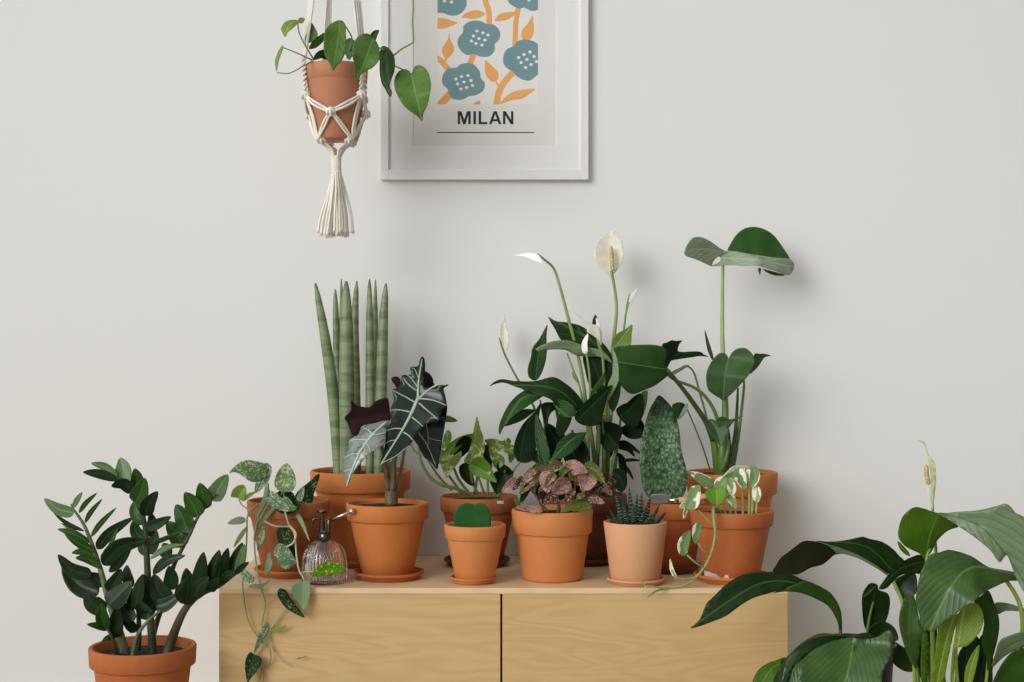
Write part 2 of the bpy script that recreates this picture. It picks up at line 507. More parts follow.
M['ink'] = plain('black ink', (0.012, 0.012, 0.012, 1), 0.7)
fr = root('picture_frame', Vector(((fx0 + fx1) / 2, -0.015, fzb)), 'white framed floral print lettered MILAN hanging on the wall', 'picture')
y0, y1 = D1 - DW, -0.001
V, Fc = [], []
for (a, b, c, e) in ((fx0, ix0, fzb, fzt), (ix1, fx1, fzb, fzt), (ix0, ix1, fzb, izb), (ix0, ix1, izt, fzt)):
    v, f = boxdata(a, b, y0, y1, c, e); n = len(V); V += v; Fc += [tuple(i + n for i in q) for q in f]
o = obj('frame', V, Fc, M['frame'], fr, smooth=False); bevel(o, 0.0012)
o = box('backing_board', ix0 - 0.003, ix1 + 0.003, -0.012, -0.002, izb - 0.003, izt + 0.003, M['paper'], fr)
mx0, mx1, mzb = P(412.8, 0, D2).x, P(556.3, 0, D2).x, P(0, 145.6, D2).z; mzt = izt - (mzb - izb)
V, Fc = [], []
yA, yB = D2 - DW, D2 - DW + 0.0018
ring = [((ix0, izb), (ix1, izb), (ix1, izt), (ix0, izt)), ((mx0, mzb), (mx1, mzb), (mx1, mzt), (mx0, mzt)),
        ((mx0 + 0.0015, mzb + 0.0015), (mx1 - 0.0015, mzb + 0.0015), (mx1 - 0.0015, mzt - 0.0015), (mx0 + 0.0015, mzt - 0.0015))]
for k, q in enumerate(ring):
    for x, z in q: V.append((x, yA if k < 2 else yB, z))
for k in range(2):
    for i in range(4): Fc.append((k * 4 + i, k * 4 + (i + 1) % 4, k * 4 + 4 + (i + 1) % 4, k * 4 + 4 + i))
obj('mount', V, Fc, M['mat'], fr, smooth=False)
# the print itself: one flat sheet with its inks laid on in hairline layers
pv, pf, pm = [], [], []
PD = DW - 0.0142
def inkpoly(poly, slot, layer):
    d = PD - 0.00005 * layer
    n = len(pv)
    for p in poly: pv.append(P(p[0], p[1], d))
    pf.append(tuple(range(n, n + len(poly)))); pm.append(slot)
def clip(poly, x0=437.5, x1=538.0, y1=104.3):
    for ax, lim, sg in ((0, x0, 1), (0, x1, -1), (1, y1, -1)):
        out = []
        for i in range(len(poly)):
            a, b = poly[i - 1], poly[i]; ia, ib = (a[ax] - lim) * sg >= 0, (b[ax] - lim) * sg >= 0
            if ia != ib:
                t = (lim - a[ax]) / (b[ax] - a[ax]); out.append((a[0] + (b[0] - a[0]) * t, a[1] + (b[1] - a[1]) * t))
            if ib: out.append(b)
        poly = out
        if not poly: return []
    return poly
def smoothpoly(poly, n=4):
    q = [poly[-1]] + list(poly) + [poly[0], poly[1]]; out = []
    for i in range(1, len(q) - 2):
        for k in range(n):
            t = k / n
            out.append(tuple(0.5 * ((2 * b) + (-a + c) * t + (2 * a - 5 * b + 4 * c - e) * t * t + (-a + 3 * b - 3 * c + e) * t ** 3)
                             for a, b, c, e in zip(q[i - 1], q[i], q[i + 1], q[i + 2])))
    return out
def ink(poly, slot, layer, dy=0, smooth=True):
    p = [(x, y + dy) for x, y in poly]
    p = clip(smoothpoly(p) if smooth else p)
    if len(p) > 2: inkpoly(p, slot, layer)
def inkbar(path, w, slot, layer, dy=0):
    c = crom(path, 5); l, r = [], []
    for i, p in enumerate(c):
        a, b = c[max(i - 1, 0)], c[min(i + 1, len(c) - 1)]; dx, dyy = b[0] - a[0], b[1] - a[1]; q = math.hypot(dx, dyy)
        l.append((p[0] - dyy / q * w / 2, p[1] + dx / q * w / 2)); r.append((p[0] + dyy / q * w / 2, p[1] - dx / q * w / 2))
    ink(l + r[::-1], slot, layer, dy, False)
inkpoly([(413 - 3, 146.5 + 3), (556 + 3, 146.5 + 3), (556 + 3, -160), (413 - 3, -160)], 0, 0)
inkpoly([(437.5, 104.3), (538, 104.3), (538, -120), (437.5, -120)], 1, 1)
F1 = [(480, 21), (487, 24), (494.5, 25), (500, 32), (499, 40), (495, 44), (494.5, 51), (488.7, 56.5), (480, 56.5), (474, 54), (466.7, 55), (459.3, 48.4), (457.6, 39.6), (463, 32), (463.7, 25.7), (471, 21)]
F2 = [(466.7, 63), (474, 64.5), (480, 72), (480.6, 77.7), (485, 83.6), (482.8, 91), (475.5, 95.3), (469.5, 96), (462, 99.7), (453.5, 99), (449, 94), (448, 89.5), (442.5, 83.6), (442.5, 76), (447.6, 69), (456.4, 67.7), (460, 64.5)]
F3 = [(526.8, 39.6), (535, 42), (541, 47), (546, 53), (547, 62), (541, 68), (539, 73), (531, 80), (524, 80), (516.5, 76), (513.6, 72), (506, 67.4), (503, 60), (506, 50), (513.6, 46), (518, 41)]
F4 = [(437, 13), (443, 13), (450, 15.5), (459, 14.5), (465.5, 8), (466.5, 0), (463, -8), (455, -16), (444, -17), (434, -10), (430, 0), (433, 10)]
F5 = [(507.5, 0), (513, 6), (520, 8.5), (524, 7.5), (531, 10.8), (537, 10), (545, 5), (548, -5), (542, -16), (530, -22), (516, -20), (508, -12)]
for k, dy in enumerate((0, -108)):
    inkbar([(481, -12), (486, 3), (489, 13), (489, 26)], 5.6, 3, 2, dy); inkbar([(474, 53), (469, 67)], 6, 3, 2, dy)
    inkbar([(436, 57.5), (441, 61), (451, 72)], 5.4, 3, 2, dy); inkbar([(519, 5), (516, 22), (515, 48)], 5.2, 3, 2, dy)
    inkbar([(516, 70), (506, 80), (499, 92), (496.5, 106)], 6.4, 3, 2, dy); inkbar([(452, 92), (438, 107)], 7.5, 3, 2, dy)
    inkbar([(484, -2), (495, -2)], 3.2, 4, 2, dy)
    ink([(461.5, 17.5), (466, 13), (473, 10.5), (480, 10.8), (485, 14), (480, 17.5), (472, 19), (466, 18)], 3, 3, dy)
    ink([(434, 19), (444, 18.3), (451, 20.5), (457.5, 23), (450, 26.5), (444, 28.5), (434, 28)], 3, 3, dy)
    ink([(494.8, 21), (499, 14.5), (507, 12.3), (517, 12), (512, 17), (505, 20.3)], 3, 3, dy)
    ink([(449, 33), (450.5, 40), (454, 47), (453, 53), (447, 58.5), (443, 55), (442, 49), (445.5, 43), (448, 39)], 3, 3, dy)
    inkbar([(447, 57), (444.5, 62)], 2.2, 3, 1.5, dy)
    ink([(532.5, 15), (533.5, 22), (534, 31), (531.5, 38), (526, 41), (521.5, 38), (522, 31), (526.5, 25), (530, 20)], 3, 3, dy)
    ink([(485.5, 60), (491, 65), (497.5, 71), (498.5, 78), (494.5, 82), (489.5, 80), (485.5, 74), (485, 67)], 3, 3, dy)
    inkbar([(495, 80), (499, 87)], 1.8, 3, 1.5, dy)
    ink([(535, 89), (529, 94.5), (521, 99), (511, 100.5), (500, 104), (506, 96.5), (514, 91.5), (522, 89.6)], 3, 3, dy)
    ink([(472, 104.8), (476, 102), (480, 100.8), (479.5, 105.5), (475, 106)], 4, 3, dy)
    for fl in (F1, F2, F3, F4, F5): ink(fl, 2, 4, dy)
    for (x, y) in ((477, 31), (483, 33), (488, 35), (473.5, 36), (479, 38.5), (485, 40), (471.5, 41), (476, 43.5), (482, 45),
                   (468, 75.5), (461.5, 76.5), (456, 79), (471, 80.5), (464, 82), (457.6, 84), (472.6, 85.5), (466.6, 87.5), (461, 89),
                   (530, 52), (524, 54.5), (518.5, 57.5), (534, 56.5), (527, 59.5), (521, 62.5), (536.5, 61.5), (531, 64.5), (525.6, 67.5),
                   (444.5, 1), (451.5, 2), (448, -4), (441, -5), (455, -4), (529, 0), (523, -3), (535, -4), (528, -7)):
        ink([(x + 1.75 * math.cos(a * 0.628), y + 1.55 * math.sin(a * 0.628)) for a in range(10)], 5, 5, dy, False)
# lettering
T, B = 111.2, 124.2
for poly in ([(457.7, B), (457.7, T), (461.4, T), (464.2, 119.5), (467.0, T), (470.7, T), (470.7, B), (468.3, B), (468.3, 115), (465.4, B), (463.0, B), (460.1, 115), (460.1, B)],
             [(473.4, T), (476.0, T), (476.0, B), (473.4, B)],
             [(478.6, T), (481.2, T), (481.2, 122.0), (487.4, 122.0), (487.4, B), (478.6, B)],
             [(503.0, T), (505.7, T), (511.0, 119.8), (511.0, T), (513.4, T), (513.4, B), (510.8, B), (505.4, 115.5), (505.4, B), (503.0, B)]):
    inkpoly(poly, 6, 2)
for poly in ([(489.0, B), (493.7, T), (495.2, T), (495.2, 113.9), (491.7, B)], [(495.2, T), (496.7, T), (501.4, B), (498.7, B), (495.2, 113.9)], [(492.6, 121.3), (493.5, 119.2), (496.9, 119.2), (497.8, 121.3)]):
    inkpoly(poly, 6, 2)
inkpoly([(437, 132.0), (534.6, 132.0), (534.6, 133.0), (437, 133.0)], 6, 2)
o = obj('print', pv, pf, [M['paper'], M['art'], M['teal'], M['orange'], M['pink'], M['dots'], M['ink']], fr, smooth=False, fm=pm)
o['label'] = 'floral art print with teal flowers and the word MILAN'
def glassmat():
    k = NT('thin picture glass')
    tr = k.new('ShaderNodeBsdfTransparent'); gl = k.new('ShaderNodeBsdfGlossy'); gl.inputs['Roughness'].default_value = 0.03
    mx = k.new('ShaderNodeMixShader'); fz = k.new('ShaderNodeFresnel'); fz.inputs[0].default_value = 1.12
    k.link(fz.outputs[0], mx.inputs[0]); k.link(tr.outputs[0], mx.inputs[1]); k.link(gl.outputs[0], mx.inputs[2])
    k.link(mx.outputs[0], k.n['Material Output'].inputs['Surface'])
    return k.m
box('glass_pane', ix0 - 0.002, ix1 + 0.002, -0.0205, -0.0190, izb - 0.002, izt + 0.002, glassmat(), fr)

# ================================================================== hanging planter
HX, HD, HR = 336.3, 3.38, 0.0715
hc = P(HX, 341, HD); hx, hy = hc.x, hc.y
M['cotton'] = plain('cream cotton cord', (0.86, 0.82, 0.74, 1), 0.9, 0, 0.05, 60, 0.6, 500, 0.2)
M['steel'] = plain('brushed steel', (0.6, 0.6, 0.6, 1), 0.3, 1.0)
zrim = H + (341 - 59.8) * (HD - HR) / F
zbot = H + (341 - 137.5) * (HD - 0.05) / F
hp = root('hanging_potted_philodendron', Vector((hx, hy, zbot)), 'heart leaf plant in a brown terracotta pot held in the macrame hanger', 'potted plant')
# pot in the net
yt = 341 - (zrim - H) * F / (HD - HR); yb_ = 76
pot(hp, HX, HD, HR, yt, yb_, 0.047, zbot, M['terra_hang'], body=0.93, soil_drop=0.014)

mh = root('macrame_plant_hanger', Vector((hx, hy, zbot)), 'cream cotton macrame plant hanger with a fringed tassel', 'plant hanger')
AZ = [-66, 58, 128, -155]
def cyl(az, r, z):
    a = math.radians(az); return Vector((hx + r * math.sin(a), hy - r * math.cos(a), z))
pz = lambda y, d: H - (y - 341) * d / F
zK1 = pz(95, HD - 0.03); zK2 = pz(111, HD - HR); zK3 = pz(139.5, HD - 0.03); zW1 = pz(155.5, HD); zW0 = pz(173, HD); zT = pz(236, HD)
zRing = 2.10
rk1, rk2, rk3 = 0.0685, 0.0625, 0.041
def cordmesh(name, paths, r, par=mh, n=8):
    parts = []
    for q in paths:
        c = [Vector(p) for p in crom([tuple(p) for p in q], n if len(q) < 6 else 3)]
        parts.append(tube_data(c, [r] * len(c), 7))
    v, f, u = join(parts)
    return obj(name, v, f, M['cotton'], par, uvs=u)
CR = 0.0029
def lump(c, rx, ry, rz, seed):
    v, f = [], []; r = random.Random(seed)
    # a knot: three crossing loops of cord pulled into a small ball
    parts = []
    for k in range(3):
        pts = []
        for i in range(13):
            a = 2 * math.pi * i / 12
            p = Vector((math.cos(a) * rx, math.sin(a) * ry * 0.8, 0))
            p = Matrix.Rotation(math.radians(60 * k + 20), 3, 'Y') @ (Matrix.Rotation(math.radians(35 * (k - 1)), 3, 'X') @ p)
            pts.append(c + Vector((p.x, p.y, p.z * rz / rx)))
        parts.append(tube_data(pts, [CR * 1.15] * len(pts), 7))
    sp = []
    for i in range(7):
        t = -1 + 2 * i / 6; sp.append(c + Vector((0, 0, rz * 0.8 * t)))
    parts.append(tube_data(sp, [rx * 0.75 * math.sqrt(max(0.1, 1 - (-1 + 2 * i / 6) ** 2)) for i in range(7)], 10))
    return join(parts)
def knot(c, s, seed):
    s *= 1.12
    v, f, u = lump(c, s, s, s * 0.95, seed)
    return obj('knot', v, f, M['cotton'], mh, uvs=u)
k1 = [cyl(a, rk1 + 0.003, zK1) for a in AZ]
mids = [-4, 93, 166, -110]
k2 = [cyl(a, rk2 + 0.0035, zK2 if i == 0 else zK2 + 0.004) for i, a in enumerate(mids)]
k3a = [-48, 50, 128, -150]
k3 = [cyl(a, rk3, zK3) for a in k3a]
ring = Vector((hx, hy, zRing))
for i, a in enumerate(AZ):
    # four long strands per arm from the ring down to the rim
    top = zrim + 0.006
    for j, off in enumerate((-7.5, -2.5, 2.5, 7.5)):
        rim_p = cyl(a + off, HR + 0.0045, top)
        q = [rim_p, rim_p.lerp(ring, 0.5) + Vector((0.003 * (j - 1.5), 0, 0)), ring + Vector((0.004 * (j - 1.5), 0, -0.012))]
        cordmesh('cord', [q], CR * 0.85, n=6)
    # braided sennit over the rim and band
    parts = []
    nb = 8
    zA, zB = zrim + 0.010, zK1 + 0.004
    for b in range(nb):
        t = b / (nb - 1); z = zA + (zB - zA) * t
        rr = (HR + 0.006) * (1 - t) + (rk1 + 0.004) * t
        c = cyl(a, rr, z)
        out = Vector((math.sin(math.radians(a)), -math.cos(math.radians(a)), 0)); sd = Vector((out.y, -out.x, 0))
        for sgn in (-1, 1):
            pts = []
            for i2 in range(9):
                th = math.pi * i2 / 8
                pts.append(c + sd * sgn * (0.0065 * math.sin(th)) + Vector((0, 0, 0.0052 * math.cos(th))) + out * (0.0028 * math.sin(th * 2) * sgn))
            parts.append(tube_data(pts, [0.0026] * 9, 7))
        parts.append(tube_data([c + Vector((0, 0, 0.005)), c + out * 0.0015, c - Vector((0, 0, 0.005))], [0.0032] * 3, 7))
    v, f, u = join(parts); obj('braid', v, f, M['cotton'], mh, uvs=u)
    knot(k1[i], 0.0085, i)
for i in range(4):
    knot(k2[i], 0.0085, 10 + i); knot(k3[i], 0.0080, 20 + i)
    def net(a, b, bulge, sp):
        out = []
        for s in (-1, 1):
            # follow the pot's flank from knot to knot
            a0 = math.atan2(a.x - hx, -(a.y - hy)); b0 = math.atan2(b.x - hx, -(b.y - hy))
            da = (b0 - a0 + math.pi) % (2 * math.pi) - math.pi
            ra, rb2 = math.hypot(a.x - hx, a.y - hy), math.hypot(b.x - hx, b.y - hy)
            q = []
            for k in range(7):
                t = k / 6; z = a.z + (b.z - a.z) * t - 0.003 * math.sin(math.pi * t)
                pr_ = 0.047 + (0.0665 - 0.047) * max(0, min(1, (z - zbot) / (0.75 * (zrim - zbot)))) + 0.0035
                r = max(ra + (rb2 - ra) * t, pr_ if z > zbot - 0.002 else 0)
                w = sp * (0.35 + 0.65 * math.sin(math.pi * t)); horiz = abs(da) * 0.065 > abs(a.z - b.z)
                az_ = a0 + da * t + (0 if horiz else s * w / 0.06)
                q.append(Vector((hx + r * math.sin(az_), hy - r * math.cos(az_), z + (s * w if horiz else 0))))
            out.append(q)
        return out
    nx = (i + 1) % 4
    # mids[0] lies between arms 0 and 1, mids[1] between 1 and 2, and so on
    cordmesh('net_cord', net(k1[i], k2[i], 0.010, 0.0042), CR)
    cordmesh('net_cord', net(k1[nx], k2[i], 0.010, 0.0042), CR)
    cordmesh('net_cord', net(k2[i], k3[i], 0.006, 0.0042), CR)
    cordmesh('net_cord', net(k2[i], k3[nx], 0.006, 0.0042), CR)
    cordmesh('net_cord', net(k1[i], k3[i], 0.010, 0.0034), CR)
    w = Vector((hx, hy, zW1))
    paths = []
    for s in (-1.5, -0.5, 0.5, 1.5):
        a = k3a[i] + s * 14
        paths.append([k3[i] + Vector((0.002 * s, 0, -0.004)), cyl(a, 0.019, zK3 + (zW1 - zK3) * 0.55), cyl(a, 0.0085, zW1 - 0.004)])
    cordmesh('net_cord', paths, CR * 0.9, n=5)
# the wrapped binding
pr = []
nw = 8
for k in range(nw):
    z0 = zW0 + (zW1 - zW0) * k / nw; z1 = zW0 + (zW1 - zW0) * (k + 1) / nw
    for t in (0.05, 0.3, 0.5, 0.7, 0.95):
        pr.append((0.0105 + 0.0014 * math.sin(math.pi * t), z0 + (z1 - z0) * t))
v, f = lathe_data((hx, hy), pr, 28); obj('binding', v, f, M['cotton'], mh)
r2 = random.Random(4)
ts = []
for k in range(28):
    a = 2 * math.pi * k / 28 + r2.uniform(-0.1, 0.1); rr = 0.008 if k % 2 else 0.005
    e = 0.028 + r2.uniform(-0.006, 0.010); ez = zT + r2.uniform(0.0, 0.010)
    if k % 2 == 0: e *= 0.45
    dx = -0.004 if math.cos(a) < 0 else 0.0
    c = [Vector(p) for p in crom([(hx + rr * math.cos(a), hy + rr * math.sin(a), zW0 + 0.003),
                                  (hx + (rr + (e - rr) * 0.45) * math.cos(a) + r2.uniform(-0.002, 0.002), hy + (rr + (e - rr) * 0.45) * math.sin(a), zW0 + (ez - zW0) * 0.35),
                                  (hx + e * 0.92 * math.cos(a) + dx, hy + e * 0.92 * math.sin(a), zW0 + (ez - zW0) * 0.72),
                                  (hx + e * math.cos(a) + dx * 2, hy + e * math.sin(a), ez)], 5)]
    n = len(c)
    ts.append(tube_data(c, [0.0029 if i < n - 3 else 0.0029 + 0.0008 * (i - n + 3) for i in range(n)], 7))
    for q in range(5):   # frayed ends
        p = c[-1]; ts.append(tube_data([p + Vector((0, 0, 0.004)), p + Vector((r2.uniform(-0.005, 0.005), r2.uniform(-0.005, 0.005), -0.004))], [0.0011, 0.0005], 5))
v, f, u = join(ts); obj('tassel', v, f, M['cotton'], mh, uvs=u)
pts = [ring + Vector((0.014 * math.cos(2 * math.pi * i / 24), 0, 0.014 * math.sin(2 * math.pi * i / 24))) for i in range(25)]
v, f, u = tube_data(pts, [0.0022] * 25, 8); obj('ring', v, f, M['steel'], mh, uvs=u)
wh = root('wall_hook', Vector((hx, 0, 2.13)), 'steel wall bracket with a hook above the macrame hanger', 'hook')
v, f = lathe_data((0, 0), [(0.022, 0), (0.022, 0.004), (0.019, 0.006)], 32)
v = [Vector((hx + p[0], -p[2], 2.13 + p[1])) for p in v]; obj('mounting_plate', v, f, M['steel'], wh)
c = [Vector(p) for p in crom([(hx, -0.003, 2.13), (hx, -0.15, 2.14), (hx, hy + 0.02, 2.135), (hx, hy, 2.115), (hx, hy - 0.02, 2.12), (hx, hy - 0.03, 2.138)], 6)]
v, f, u = tube_data(c, [0.004] * len(c), 10); obj('arm', v, f, M['steel'], wh, uvs=u)

PH = [leafmat('philodendron leaf', lin(106, 138, 76), lin(88, 122, 62), lin(126, 156, 94), lin(116, 148, 84), 6, 0.9, 0.10, 0.25, 0.36, bumpv=0.12, ribw=0.04),
      leafmat('philodendron leaf underside', lin(132, 160, 96), lin(118, 150, 84), lin(160, 180, 120), rough=0.5, bumpv=0.1)]
PHD = [leafmat('dark philodendron leaf', lin(58, 94, 42), lin(48, 82, 34), lin(84, 116, 58), rough=0.33, bumpv=0.1), PH[1]]
PHL = [leafmat('pale philodendron leaf', lin(138, 160, 84), lin(124, 150, 74), lin(160, 178, 110), rough=0.4, bumpv=0.1), PH[1]]
M['phstem'] = plain('green petiole', lin(128, 152, 78), 0.45, 0, 0.1)
d0 = HD - 0.06
s = stem(hp, [(347, 58, HD), (352, 40, d0), (347, 28.6, d0 - .02), (341, 22, d0 - .04)], 0.8, 0.7, M['phstem']); sub(s, hp)
leaf(s, PH, [d0 - .05, d0 - .07], path=[(340, 21), (337, 45), (333, 70)], poly=[(340, 20), (345, 24), (346, 35), (346, 50), (342, 60), (336, 67), (333, 70.5), (330, 64), (325, 55), (323.6, 42), (325.5, 30), (332, 23)], fold=0.25, tilt=-0.2, bow=-0.01)
s = stem(hp, [(350, 58, HD), (362, 38, d0 - .01), (371, 36, d0 - .03)], 0.8, 0.8, M['phstem']); sub(s, hp)
leaf(s, PH, [d0 - .04, d0 - .07, d0 - .06], path=[(373, 38), (366, 58), (357.5, 80)], poly=[(353, 46), (356.5, 38), (364, 33.7), (371, 35), (378.5, 45.5), (379.5, 58.7), (373, 67.4), (364, 72), (360.5, 75.5), (358.5, 81.5), (355, 77), (354.6, 66), (352.3, 55)], fold=0.35, tilt=-0.25, bow=-0.015)
s = stem(hp, [(356, 58, HD), (370, 46, d0), (384, 50, d0 - .02)], 0.8, 0.8, M['phstem']); sub(s, hp)
leaf(s, PHD, [d0 - .01, d0 - .03], path=[(386, 50), (388, 70), (391, 95)], poly=[(380.7, 48), (387, 47), (394, 56), (394.6, 69), (391.5, 79), (389.5, 86), (392, 92), (390, 97), (385, 89), (380.7, 80), (379.5, 66)], fold=0.3, tilt=0.5)
s = stem(hp, [(358, 59, HD), (382, 60, d0), (395, 66, d0), (404, 70, d0), (411, 74, d0 - .01)], 0.8, 0.7, M['phstem']); sub(s, hp)
leaf(s, PH, [d0 - .01, d0 - .045, d0 - .04], path=[(411.5, 74), (416, 95), (422, 119)], poly=[(411.5, 73.3), (414.8, 66.5), (421, 65.5), (428, 72), (430.8, 83), (430, 93), (427.3, 105.6), (423.5, 113), (422, 121), (417.5, 116.5), (404, 106), (395.5, 91), (394.3, 80), (398, 72), (404, 69), (408.5, 70.5)], fold=0.2, tilt=0.15, bow=-0.01)
s = stem(hp, [(314, 60, HD - .02), (304.5, 44, HD - .05), (299, 32, HD - .06), (298, 23, HD - .06)], 0.8, 0.6, M['phstem']); sub(s, hp)
leaf(s, PHL, [HD - .06, HD - .08], path=[(298, 21), (290, 24), (284, 36)], poly=[(281, 28), (285, 22), (291, 20), (297, 20), (298, 23), (293, 28), (288, 32), (285, 37), (282, 32)], fold=0.2, tilt=0.5)
leaf(s, PHL, HD - .05, path=[(298, 22), (305, 18.5)], w=6, shape='lance')
leaf(s, PH, [HD - .02, HD - .03], path=[(309, 21), (313, 32), (308, 43)], poly=[(309, 21), (314, 26), (317.8, 35), (314, 41), (306, 43), (305, 38), (308, 30)], fold=0.3)
leaf(hp, PHD, [HD - .04, HD - .07], path=[(324, 34), (317, 41), (309, 48.5)], poly=[(309, 48.5), (312, 42), (316, 38), (324, 33), (325, 38), (322, 43), (315.5, 48)])
leaf(hp, PHD, [HD - .02, HD - .03], path=[(350, 38), (349, 60)], w=13, shape='ovate')
leaf(hp, PHD, [HD - .03, HD - .05], path=[(330, 58), (322, 54), (313, 60)], w=9, shape='ovate')
leaf(hp, PHD, HD - .05, path=[(373, 42), (374, 35), (379, 30)], w=7, shape='lance')
s = stem(hp, [(312, 60, HD - .03), (296.4, 52.8, HD - .06), (283, 47.5, HD - .08)], 0.8, 0.5, M['phstem']); sub(s, hp)
leaf(s, PH[::-1], [HD - .08, HD - .09], path=[(283, 45), (277, 60), (276.6, 72)], w=3.6, shape='strap')
stem(hp, [(313, 61, HD - .05), (303, 66, HD - .085), (295.7, 70.4, HD - .09), (287.6, 73.5, HD - .09), (277, 72.6, HD - .09)], 0.8, 0.6, M['phstem'])
s = stem(hp, [(360, 60, HD), (380, 58, d0), (392, 56, d0), (401.6, 49, d0), (411, 43.6, d0), (413.4, 40, d0), (412.3, 22, d0), (413.2, 8, d0), (412.5, -10, d0), (411, -34, d0)], 1.0, 0.9, M['phstem'], n=10)
sub(s, hp); leaf(s, PHL, d0, path=[(411, -32), (409, -44), (413, -56)], w=7, shape='lance')

# ================================================================== potted plants on the cabinet
ZB = CABTOP
SH = 0.005           # pot floor above the saucer floor
def L2(name, a, b, **k):
    """leaf material pair: upper side a, under side b"""
    return [leafmat(name, *a, **k), leafmat(name + ' underside', *b, rough=0.55, bumpv=0.1)]
def DP(cx, d, lab, nm): return plant(nm, cx, d, ZB, lab)

# ---- cylindrical snake plant (back left)
A_d = 3.515
A = DP(360.5, A_d, 'tall snake plant with round spear leaves in a large terracotta pot behind the alocasia', 'potted_cylindrical_snake_plant')
saucer(A, 360.5, A_d, 0.094, ZB, M['terra_red'])
pot(A, 360.5, A_d, 0.1175, 474.2, 494.5, 0.078, ZB + SH, M['terra'], body=0.885)
def snakemat():
    k = NT('banded sage snake leaf'); o = k.obj()
    uv = k.new('ShaderNodeUVMap'); sp = k.new('ShaderNodeSeparateXYZ'); k.link(uv.outputs[0], sp.inputs[0])
    ln = k.math('ABSOLUTE', k.math('SUBTRACT', k.math('FRACT', k.math('MULTIPLY', sp.outputs[0], 11.0)), 0.5))
    n = k.noise(k.mapping(o, (8, 8, 55)), 1.0, 4, 0.6)
    col = k.mix(k.step(n, 0.42, 0.62), lin(134, 148, 110), lin(98, 116, 82))
    col = k.mix(k.math('MULTIPLY', k.step(ln, 0.10, 0.0), 0.5), col, lin(60, 84, 54))
    col = k.mix(k.step(sp.outputs[1], 0.985, 1.0), col, lin(150, 140, 100))
    k.link(col, k.b.inputs['Base Color']); k.b.inputs['Roughness'].default_value = 0.5
    k.bump(k.step(ln, 0.12, 0.0), -0.3, 0.001)
    return k.m
M['snake'] = snakemat()
def spear(par, pts, r, m, power=0.5):
    c = crom(pts, 8); n = len(c) - 1
    w = [P(*p) for p in c]; rad = []
    for i in range(n + 1):
        t = i / n
        e = max(0.05, 1 - max(0.0, (t - 0.35) / 0.65) ** 2.2)
        rad.append(r * (0.86 + 0.14 * min(1, t * 3)) * (e ** 0.62) * c[i][2] / F)
    v, f, uv = tube_data(w, rad, 18)
    return obj('leaf', v, f, m, par, uvs=uv)
b = A_d - 0.02
for pts, r in (([(339, 480, b - .01), (333.5, 400, b - .01), (325.5, 340, b - .02), (315.3, 283, b - .03)], 5.9),
               ([(343, 480, b + .03), (339, 390, b + .04), (336.3, 330, b + .05), (335.2, 289, b + .05)], 4.2),
               ([(347, 480, b + .06), (342.5, 380, b + .07), (341.3, 279, b + .08)], 3.2),
               ([(347, 480, b - .03), (346.8, 400, b - .035), (346.5, 330, b - .035), (346.2, 281, b - .035)], 7.6),
               ([(357, 480, b + .03), (355.5, 390, b + .04), (354.5, 330, b + .05), (356.8, 281, b + .06)], 5.0),
               ([(369.5, 480, b - .01), (370, 400, b - .01), (369.8, 330, b - .01), (369.4, 279, b - .01)], 4.5),
               ([(377, 480, b + .03), (375.5, 380, b + .04), (375.4, 279.5, b + .05)], 3.4),
               ([(378.5, 480, b - .02), (381, 400, b - .02), (383, 330, b - .02), (385.9, 283.5, b - .02)], 5.8)):
    spear(A, pts, r, M['snake'])

# ---- alocasia (front)
B_d = 3.297
B = DP(387.5, B_d, 'alocasia with dark arrow leaves and white veins in terracotta pot beside the glass mister', 'potted_alocasia')
saucer(B, 389, B_d, 0.0775, ZB, M['terra_red'])
pot(B, 387.5, B_d, 0.0907, 506.8, 524.5, 0.056, ZB + SH, M['terra'], body=0.90, soil_drop=0.011)
AL = [leafmat('alocasia leaf', lin(30, 54, 40), lin(22, 42, 31), rough=0.24, bumpv=0.35, spec=0.4), plain('maroon alocasia underside', lin(42, 24, 26), 0.5, 0, 0.2, spec=0.12), plain('pale alocasia vein', lin(168, 186, 168), 0.4, 0, 0.08), ]
ALS = [leafmat('alocasia leaf with painted sheen', lin(150, 160, 152), lin(120, 134, 126), rough=0.22, bumpv=0.5, spec=0.8, pattern='marble', pc=lin(74, 90, 84), pscale=38, pthr=(0.52, 0.64)), AL[1], plain('whitish alocasia vein', lin(190, 204, 194), 0.35, 0, 0.08)]  # reflected sheen of the front leaf is put into its pale colour
M['alstem'] = plain('brown green sheath', lin(112, 98, 70), 0.45, 0, 0.25, 60)
M['alstem2'] = plain('olive petiole', lin(140, 140, 88), 0.45, 0, 0.1)
